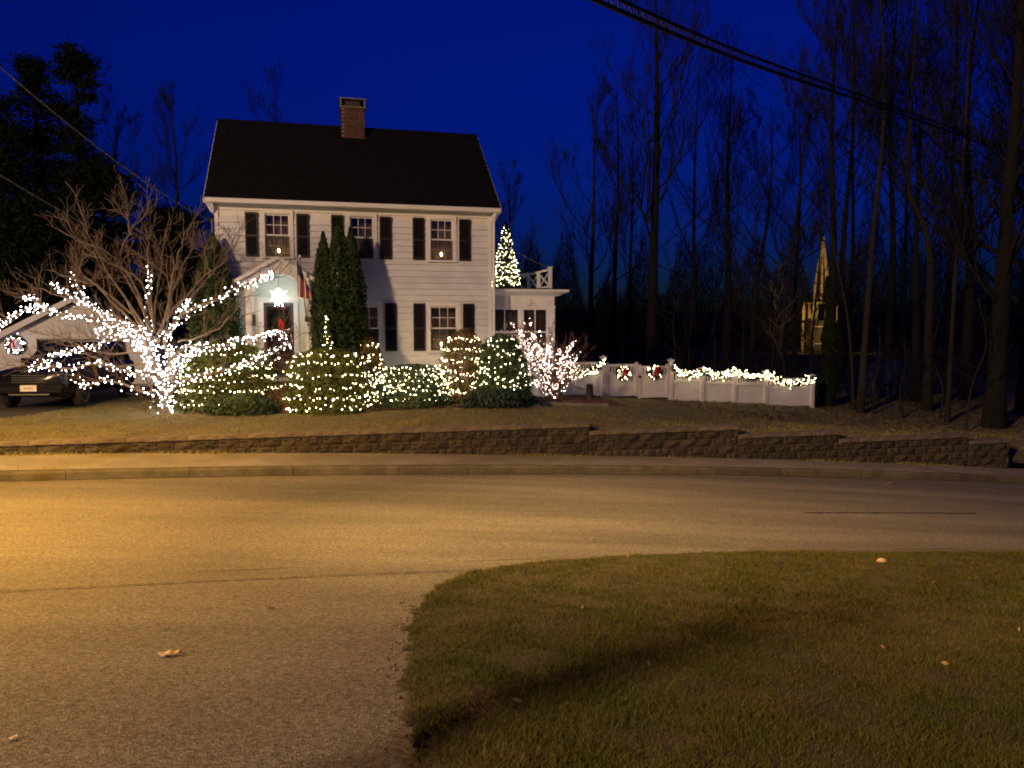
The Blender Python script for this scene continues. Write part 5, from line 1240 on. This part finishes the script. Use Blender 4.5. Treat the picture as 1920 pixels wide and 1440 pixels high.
def car(label, loc, rz, paint, plate=True):
    c = thing('parked_car', label, 'car', loc, rz); N = 14
    def loft(rings, name, mat, sm=True):
        m = MB(); vs = []
        for (y, hw, z0, z1, p) in rings:
            for k in range(N):
                a = 2 * math.pi * (k + .5) / N; cx, cz = math.cos(a), math.sin(a)
                vs.append((math.copysign(abs(cx) ** p, cx) * hw, y, (z0 + z1) / 2 + math.copysign(abs(cz) ** p, cz) * (z1 - z0) / 2))
        fc = [(i * N + k, i * N + (k + 1) % N, (i + 1) * N + (k + 1) % N, (i + 1) * N + k) for i in range(len(rings) - 1) for k in range(N)] + [tuple(range(N))[::-1], tuple((len(rings) - 1) * N + k for k in range(N))]
        return m.add(vs, fc).build(name, mat, c, sm)
    loft([(-2.38, .72, .5, .98, .4), (-2.32, .86, .38, 1.03, .35), (-2.1, .93, .32, 1.06, .3), (-1.2, .96, .30, 1.13, .3), (-.9, .97, .30, 1.16, .28), (1.8, .97, .30, 1.18, .28), (2.25, .94, .34, 1.16, .3), (2.38, .86, .45, 1.05, .35)], 'body', paint)
    loft([(-1.0, .80, 1.06, 1.14, .3), (-.75, .80, 1.06, 1.32, .3), (-.2, .74, 1.06, 1.69, .32), (.1, .72, 1.06, 1.74, .32), (1.7, .71, 1.06, 1.74, .32), (2.1, .74, 1.06, 1.6, .32), (2.3, .8, 1.06, 1.2, .3)], 'cabin', paint)
    MB().add([(-.7, -.985, 1.17), (.7, -.985, 1.17), (.6, -.27, 1.655), (-.6, -.27, 1.655)], [(0, 1, 2, 3)]).build('windshield', M_carglass, c)
    for sg in (-1, 1):
        for ya, yb in ((-.55, .45), (.55, 1.35)): MB().add([(sg * .815, ya, 1.2), (sg * .815, yb, 1.2), (sg * .765, yb - .02, 1.6), (sg * .765, ya + (.42 if ya < 0 else .02), 1.6)], [(0, 1, 2, 3)]).build('side_window', M_carglass, c)
        MB().add([(sg * .42, -2.36, .84), (sg * .84, -2.27, .84), (sg * .88, -2.2, .98), (sg * .44, -2.34, .99), (sg * .42, -2.25, .84), (sg * .8, -2.1, .84), (sg * .8, -2.05, .98), (sg * .42, -2.2, .99)], [(0, 1, 2, 3), (4, 7, 6, 5), (0, 4, 5, 1), (3, 2, 6, 7), (0, 3, 7, 4), (1, 5, 6, 2)]).build('headlight', M_lens, c)
        MB().lathe([(.0, -2.40), (.065, -2.40), (.065, -2.3)], 10, 'y', c=(sg * .68, 0, .52)).build('fog_light', M_lens, c)
        MB().box(sg * .98 - .1, sg * .98 + .1, -.62, -.5, 1.15, 1.3).build('wing_mirror', paint, c, bevel=.03)
        MB().bar((sg * .985, -.75, .62), (sg * .985, 1.1, .62), .03, .06).build('side_trim', M_chrome, c)
        for y in (-1.5, 1.45):
            w = MB().lathe([(.0, .0)] + [], 3) if False else MB()
            w.lathe([(.22, -.1), (.32, -.11), (.365, -.07), (.37, 0), (.365, .07), (.32, .11), (.22, .1)], 24, 'x', c=(sg * .9, y, .37)); wh = w.build('wheel', M_rubber, c, True)
            m = MB(); m.lathe([(.225, -.02), (.23, .105), (.205, .1), (.2, .03)], 24, 'x', c=(sg * .9, y, .37))
            xo = sg * .9 + sg * .09
            for k in range(5): a = k * 1.2566 + .3; m.bar((xo, y + math.cos(a) * .03, .37 + math.sin(a) * .03), (xo, y + math.cos(a) * .215, .37 + math.sin(a) * .215), .03, .07, up=(1, 0, 0))
            m.lathe([(0, .03), (.05, .03), (.05, 0)], 10, 'x', c=(xo - .01, y, .37)); m.build('rim', M_chrome, wh)
    g = MB()
    for z in (.72, .78, .84, .9): g.box(-.42, .42, -2.395, -2.36, z, z + .025)
    g.build('grille', M_dark, c); MB().box(-.5, .5, -2.41, -2.38, .40, .43).build('bumper_trim', M_chrome, c); MB().box(-.8, .8, -2.42, -2.3, .44, .64).build('bumper', paint, c, bevel=.03)
    if plate:
        p = MB().box(-.2, .2, -2.435, -2.42, .5, .66).build('license_plate', M_plate, c)
        MB().box(-.12, .12, -2.438, -2.4355, .56, .6).build('plate_mark', mk('plate_ink', (.45, .38, .38), None, 5, .5), p)
    return c
tc = at(36, 740, 19.9); car('black parked car facing the viewer at the left edge', (tc[0], tc[1] + 2.4, ground(tc[0], tc[1] + 1.5) + .02), R(6), M_paint)
gx = gb[0] + .5; gy = gb[1] + 1.0; car('dark blue car standing in the open garage', (gx, gy + .6, gb[2] - .02), R(8), M_paint2, False)
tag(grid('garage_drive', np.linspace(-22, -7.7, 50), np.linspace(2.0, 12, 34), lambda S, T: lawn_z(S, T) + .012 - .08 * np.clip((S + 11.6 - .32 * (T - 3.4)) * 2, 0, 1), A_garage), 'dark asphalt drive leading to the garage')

# ================================================================== OVERHEAD WIRES
def wire(name, label, pts, r, mat=M_cable, n=40):
    p = smooth(pts, n); o = MB().tube(p, r, 6).build(name, mat, None, True); return tag(o, label, 'cable')
def sagpts(a, b, sag, n=7): return [np.array(a) + (np.array(b) - np.array(a)) * i / (n - 1) - np.array([0, 0, sag * 4 * (i / (n - 1)) * (1 - i / (n - 1))]) for i in range(n)]
c0 = [at(880, -120, 7.2), at(1120, 2, 9.0), at(1400, 117, 13.0), at(1640, 198, 19.0), at(1830, 265, 27.0), at(1990, 330, 40.0)]
cb_ = thing('utility_cable', 'thick lashed utility cable slanting across the upper right sky', 'cable', (0, 0, 0))
lo_ = smooth(c0, 60); up_ = lo_ + np.array([0, 0, .13])
MB().tube(lo_, .034, 6).build('cable', M_cable, cb_, True); MB().tube(up_, .026, 6).build('messenger_strand', M_cable, cb_, True)
sg_ = []
for i in range(0, 240):
    u_ = i / 240 * 58.9; k = int(u_); q = lo_[k] + (lo_[k + 1] - lo_[k]) * (u_ - k); u2 = min(u_ + .24, 58.9); k2 = int(u2); q2 = lo_[k2] + (lo_[k2 + 1] - lo_[k2]) * (u2 - k2)
    a, b = (q, q2 + [0, 0, .13]) if i % 2 else (q + [0, 0, .13], q2); sg_.append([*a, *b, .008, .008])
tubes_obj('lashing', sg_, M_cable, cb_, 3)
M_drop = mk('grey_service_wire', (.13, .12, .12), None, 4, .6)
wire('service_wire', 'thin pale service wire reaching the left corner of the house', sagpts(at(-260, -110, 10.0), H(-.05, -.05, 5.35), .35), .013, M_drop)
wire('service_wire', 'lower service wire vanishing behind the top of the lit tree', sagpts(at(-220, 190, 13.0), at(330, 505, 30.0), .2), .014, M_drop)
box_ = thing('service_mast', 'small grey electric service fitting on the left house corner', 'fitting', H(-.06, -.06, 4.9), TH)
MB().tube([(0, 0, -.5), (0, 0, .45), (.0, -.06, .5)], .022, 8).build('conduit', M_steel, box_); MB().lathe([(0, .42), (.05, .44), (.05, .5), (0, .56)], 8).build('weather_head', M_steel, box_)
wire('guy_wire', 'thin guy wire from the roof-deck tree to the railing post', [cb + [.2, 0, 1.35], (cb + [.2, 0, 1.35]) * .5 + H(10.36, .86, 4.28) * .5 - [0, 0, .03], H(10.36, .86, 4.28)], .008, M_drop, 10)

# ================================================================== GRASS
edge_px = [(775, 1440), (764, 1340), (762, 1240), (768, 1180), (790, 1130), (830, 1097), (880, 1075), (960, 1062), (1040, 1053), (1200, 1043), (1400, 1036), (1650, 1037), (1900, 1037)]
edge = [hit_near(*p)[:2] for p in edge_px]
e0 = edge[0]; last = edge[-1]
poly = np.array([(e0[0] - .25, -12.0), (e0[0] - .12, 1.0)] + [tuple(e) for e in edge] + [tuple(last + (U * 30)[:2]), tuple(last + (U * 30)[:2] + np.array([6, -40]))])
def inside(x, y):
    c = np.zeros(x.shape, bool); n_ = len(poly)
    for i in range(n_):
        x1, y1 = poly[i]; x2, y2 = poly[(i + 1) % n_]
        cond = ((y1 > y) != (y2 > y)); xi = (x2 - x1) * (y - y1) / (y2 - y1 + 1e-12) + x1; c ^= cond & (x < xi)
    return c
def ragged(x, y): return inside(x + .025 * np.sin(y * 7.3) * np.sin(y * 2.9 + 1) + .014 * np.sin(y * 23), y + .025 * np.sin(x * 6.1 + 2) + .016 * np.sin(x * 19))
def edge_dist(x, y):
    dm = np.full(x.shape, 9.0)
    for i in range(len(poly) - 3):
        a = poly[i + 1]; b = poly[i + 2]; ab = b - a; t_ = np.clip(((x - a[0]) * ab[0] + (y - a[1]) * ab[1]) / (ab @ ab), 0, 1)
        dm = np.minimum(dm, np.hypot(x - a[0] - t_ * ab[0], y - a[1] - t_ * ab[1]))
    return dm
def turf_z(x, y):
    b = np.clip(edge_dist(x, y) / .5, 0, 1)
    return near_z(x, y) + .012 + .05 * b + b * (.02 * np.sin(x * 2.3 + y * .7) * np.sin(y * 1.9 - x) + .008 * np.sin(x * 9) * np.sin(y * 8))
gx_ = np.arange(-1.4, 16, .09); gy_ = np.arange(-3, 16, .09); X, Y = np.meshgrid(gx_, gy_, indexing='ij')
Zg = turf_z(X, Y); I = np.arange(X.size).reshape(X.shape)
cx_, cy_ = (X[:-1, :-1] + .045), (Y[:-1, :-1] + .045); ok = ragged(cx_, cy_)
f = np.stack([I[:-1, :-1], I[1:, :-1], I[1:, 1:], I[:-1, 1:]], -1)[ok]
idx = np.unique(f); rm = np.full(X.size, -1); rm[idx] = np.arange(len(idx))
tag(np_mesh('near_lawn', np.stack([X, Y, Zg], -1).reshape(-1, 3)[idx], rm[f], M_dirt, None, True), 'rounded corner of winter lawn in the foreground', kind='structure')
def blades(x, y, z, h, w, lean=.5):
    n_ = len(x); a = rng.uniform(0, 6.28, n_); hh = h * rng.uniform(.45, 1.25, n_); ww = w * rng.uniform(.6, 1.3, n_); hh = hh * np.clip(1 + .3 * np.sin(x * 8.3 + 1.7 * np.sin(y * 5.1)) * np.sin(y * 9.7 + 1.3 * np.sin(x * 4.7)) + .15 * np.sin(x * 2.1 - y * 1.3), .7, 1.5); la = rng.uniform(0, 6.28, n_); ln_ = hh * lean * np.abs(rng.normal(size=n_))
    p = np.stack([x, y, z], -1); o_ = np.stack([np.cos(a) * ww / 2, np.sin(a) * ww / 2, 0 * a], -1); t_ = p + np.stack([np.cos(la) * ln_, np.sin(la) * ln_, hh], -1)
    v = np.stack([p - o_, p + o_, t_], 1).reshape(-1, 3); return v, np.arange(len(v)).reshape(-1, 3)
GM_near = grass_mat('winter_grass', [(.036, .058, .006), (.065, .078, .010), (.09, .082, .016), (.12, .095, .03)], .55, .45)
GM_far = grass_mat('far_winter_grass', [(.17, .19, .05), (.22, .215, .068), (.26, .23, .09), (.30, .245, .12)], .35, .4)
n = 1200000; yy = 2.4 + 12 * rng.uniform(size=n) ** 1.5; xx = rng.uniform(-1.3, 1.0, n) * 0 + (-1.3 + rng.uniform(size=n) * (5.0 + .95 * yy)); ok = ragged(xx, yy); xx, yy = xx[ok], yy[ok]
keep_ = rng.uniform(size=len(xx)) < np.clip(.55 + .45 * np.sin(xx * 5.1 + yy * 2.2) * np.sin(yy * 4.3 - xx * 1.7) + .25, .25, 1); xx, yy = xx[keep_], yy[keep_]
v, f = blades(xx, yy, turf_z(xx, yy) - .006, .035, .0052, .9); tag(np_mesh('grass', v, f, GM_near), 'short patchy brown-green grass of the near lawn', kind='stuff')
print('near blades', len(xx))
n = 150000; S_ = rng.uniform(-14, 24, n); T_ = .3 + 16 * rng.uniform(size=n) ** 1.4
ok = ~((S_ > -7.4) & (S_ < .4) & (T_ > 4.0)) & ~((S_ > .4) & (S_ < 4.9) & (T_ > 5.05)) & ~((S_ < -11.6 + .32 * (T_ - 3.4)) & (T_ > 2.2)) & ~((S_ > -7.5) & (S_ < 3.5) & (T_ > 6)); S_, T_ = S_[ok], T_[ok]
P_ = W0 + S_[:, None] * U + T_[:, None] * V
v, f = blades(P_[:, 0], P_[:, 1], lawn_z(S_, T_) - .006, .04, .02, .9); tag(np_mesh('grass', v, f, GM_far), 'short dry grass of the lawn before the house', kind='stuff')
n = 1500; yy = 3 + 9 * rng.uniform(size=n) ** 1.3; xx = -1.5 + rng.uniform(size=n) * (2.8 + .8 * yy); ok = inside(xx, yy) & (rng.uniform(size=n) < .05); xx, yy = xx[ok], yy[ok]
v, f = leaves(np.stack([xx, yy, turf_z(xx, yy) + .03], -1), np.tile([0, 0, 1.], (len(xx), 1)), .045, .55, .7); tag(np_mesh('leaf_scraps', v, f, mk('leaf_scrap', (.26, .17, .085), (.14, .085, .04), 9, .8, rnd=.5, island=True)), 'scattered dry leaf scraps on the near lawn', kind='stuff')
# grit and crumbs along the lawn edge
gp = []
for i in range(len(poly) - 4):
    a_, b_ = poly[i + 1], poly[i + 2]; m_ = int(np.hypot(*(b_ - a_)) * 90); gp.append(a_ + (b_ - a_) * rng.uniform(size=(m_, 1)) + rng.normal(size=(m_, 2)) * .09)
gp = np.concatenate(gp); ok = (gp[:, 1] > 2.5) & (gp[:, 0] < 12); gp = gp[ok]
P_ = np.stack([gp[:, 0], gp[:, 1], near_z(gp[:, 0], gp[:, 1]) + .006], -1); r_ = .004 + .009 * rng.uniform(size=len(P_)) ** 3
v = P_[:, None] + ICO_V[None] * r_[:, None, None] * [1, 1, .6]; f = ICO_F[None] + (np.arange(len(P_)) * 12)[:, None, None]
tag(np_mesh('grit', v.reshape(-1, 3), f.reshape(-1, 3), mk('grit_stone', (.16, .12, .08), (.08, .06, .04), 20, .9, rnd=.5, island=True)), 'grit and soil crumbs along the edge of the lawn', kind='stuff')
# leaf litter under the trees at the right
n = 14000; S_ = rng.uniform(7, 26, n); T_ = rng.uniform(2.5, 24, n); P_ = W0 + S_[:, None] * U + T_[:, None] * V; P_[:, 2] = lawn_z(S_, T_) + .03
v, f = leaves(P_, np.tile([0, 0, 1.], (n, 1)), .1, .6, .5); tag(np_mesh('leaf_litter', v, f, mk('litter_leaf', (.12, .07, .035), (.07, .045, .025), 3, .9, rnd=.5, island=True)), 'dead leaves littering the edge of the wood', kind='stuff')
# ragged weeds along the wall foot and kerb
S_ = np.concatenate([rng.uniform(-13, 17, 5000), rng.uniform(-14, 20, 300)]); T_ = np.concatenate([-.03 - np.abs(rng.normal(size=5000)) * .05, KERB_T + .18 + np.abs(rng.normal(size=300)) * .02])
k_ = np.sin(S_ * 1.7) + np.sin(S_ * .63 + 1) + rng.normal(size=len(S_)) * .4 > .6; S_, T_ = S_[k_], T_[k_]; P_ = W0 + S_[:, None] * U + T_[:, None] * V
v, f = blades(P_[:, 0], P_[:, 1], walk_z(S_, T_), .07, .015, .8); tag(np_mesh('weeds', v, f, GM_far), 'dry weeds and leaves along the foot of the wall', kind='stuff')

# dead leaves on the drive
def curled(label, px, py, L, Wd, rz, mat, curl=.35, ph=0.):
    p = hit_near(px, py); o = MB(); nx, ny = 10, 4; vs = []
    for i in range(nx + 1):
        a = i / nx * 2 - 1
        for j in range(ny + 1):
            b = j / ny * 2 - 1; w = Wd / 2 * (1 - abs(a) ** 2.2) ** .6 * (1 + .25 * math.sin(a * 9 + ph)) + .002
            vs.append((a * L / 2, b * w, .012 + curl * L * (.16 * math.cos(a * 7 + ph) + .18) * (1 - .6 * b * b) + .03 * L * math.sin(5 * b + a * 4)))
    o.add(vs, [(i * (ny + 1) + j, (i + 1) * (ny + 1) + j, (i + 1) * (ny + 1) + j + 1, i * (ny + 1) + j + 1) for i in range(nx) for j in range(ny)])
    b = o.build('fallen_leaf', mat, None, True); b.location = (p[0], p[1], p[2] + .004); b.rotation_euler = (0, 0, rz); tag(b, label, 'leaf', 'fallen leaves on the driveway')
    so = b.modifiers.new('thick', 'SOLIDIFY'); so.thickness = .002
curled('large pale curled leaf lying alone on the driveway', 318, 1229, .15, .07, .3, M_leaf)
curled('small pale leaf at the lower left corner of the driveway', 26, 1388, .045, .03, 1.0, M_leaf, .3, 1)
curled('tiny dark leaf near the seam, right of the large leaf', 508, 1143, .07, .03, .1, M_leafd, .2, 2)
curled('tiny dark scrap above the large pale leaf', 313, 1181, .035, .025, .5, M_leafd, .2, 3)
curled('tiny dark scrap up-left of the large pale leaf', 266, 1207, .03, .025, 1.5, M_leafd, .2, 4)
curled('dark clump of leaves lying against the kerb', 1670, 908, .22, .14, .4, M_leafd, .5, 5)
p = hit_near(1655, 1064); q = thing('pale_stone', 'single pale stone in the near grass', 'stone', (p[0], p[1], p[2] + .06))
MB().lathe([(0, -.03), (.06, -.02), (.075, .01), (.05, .04), (0, .05)], 9).build('stone', M_leaf, q, True)
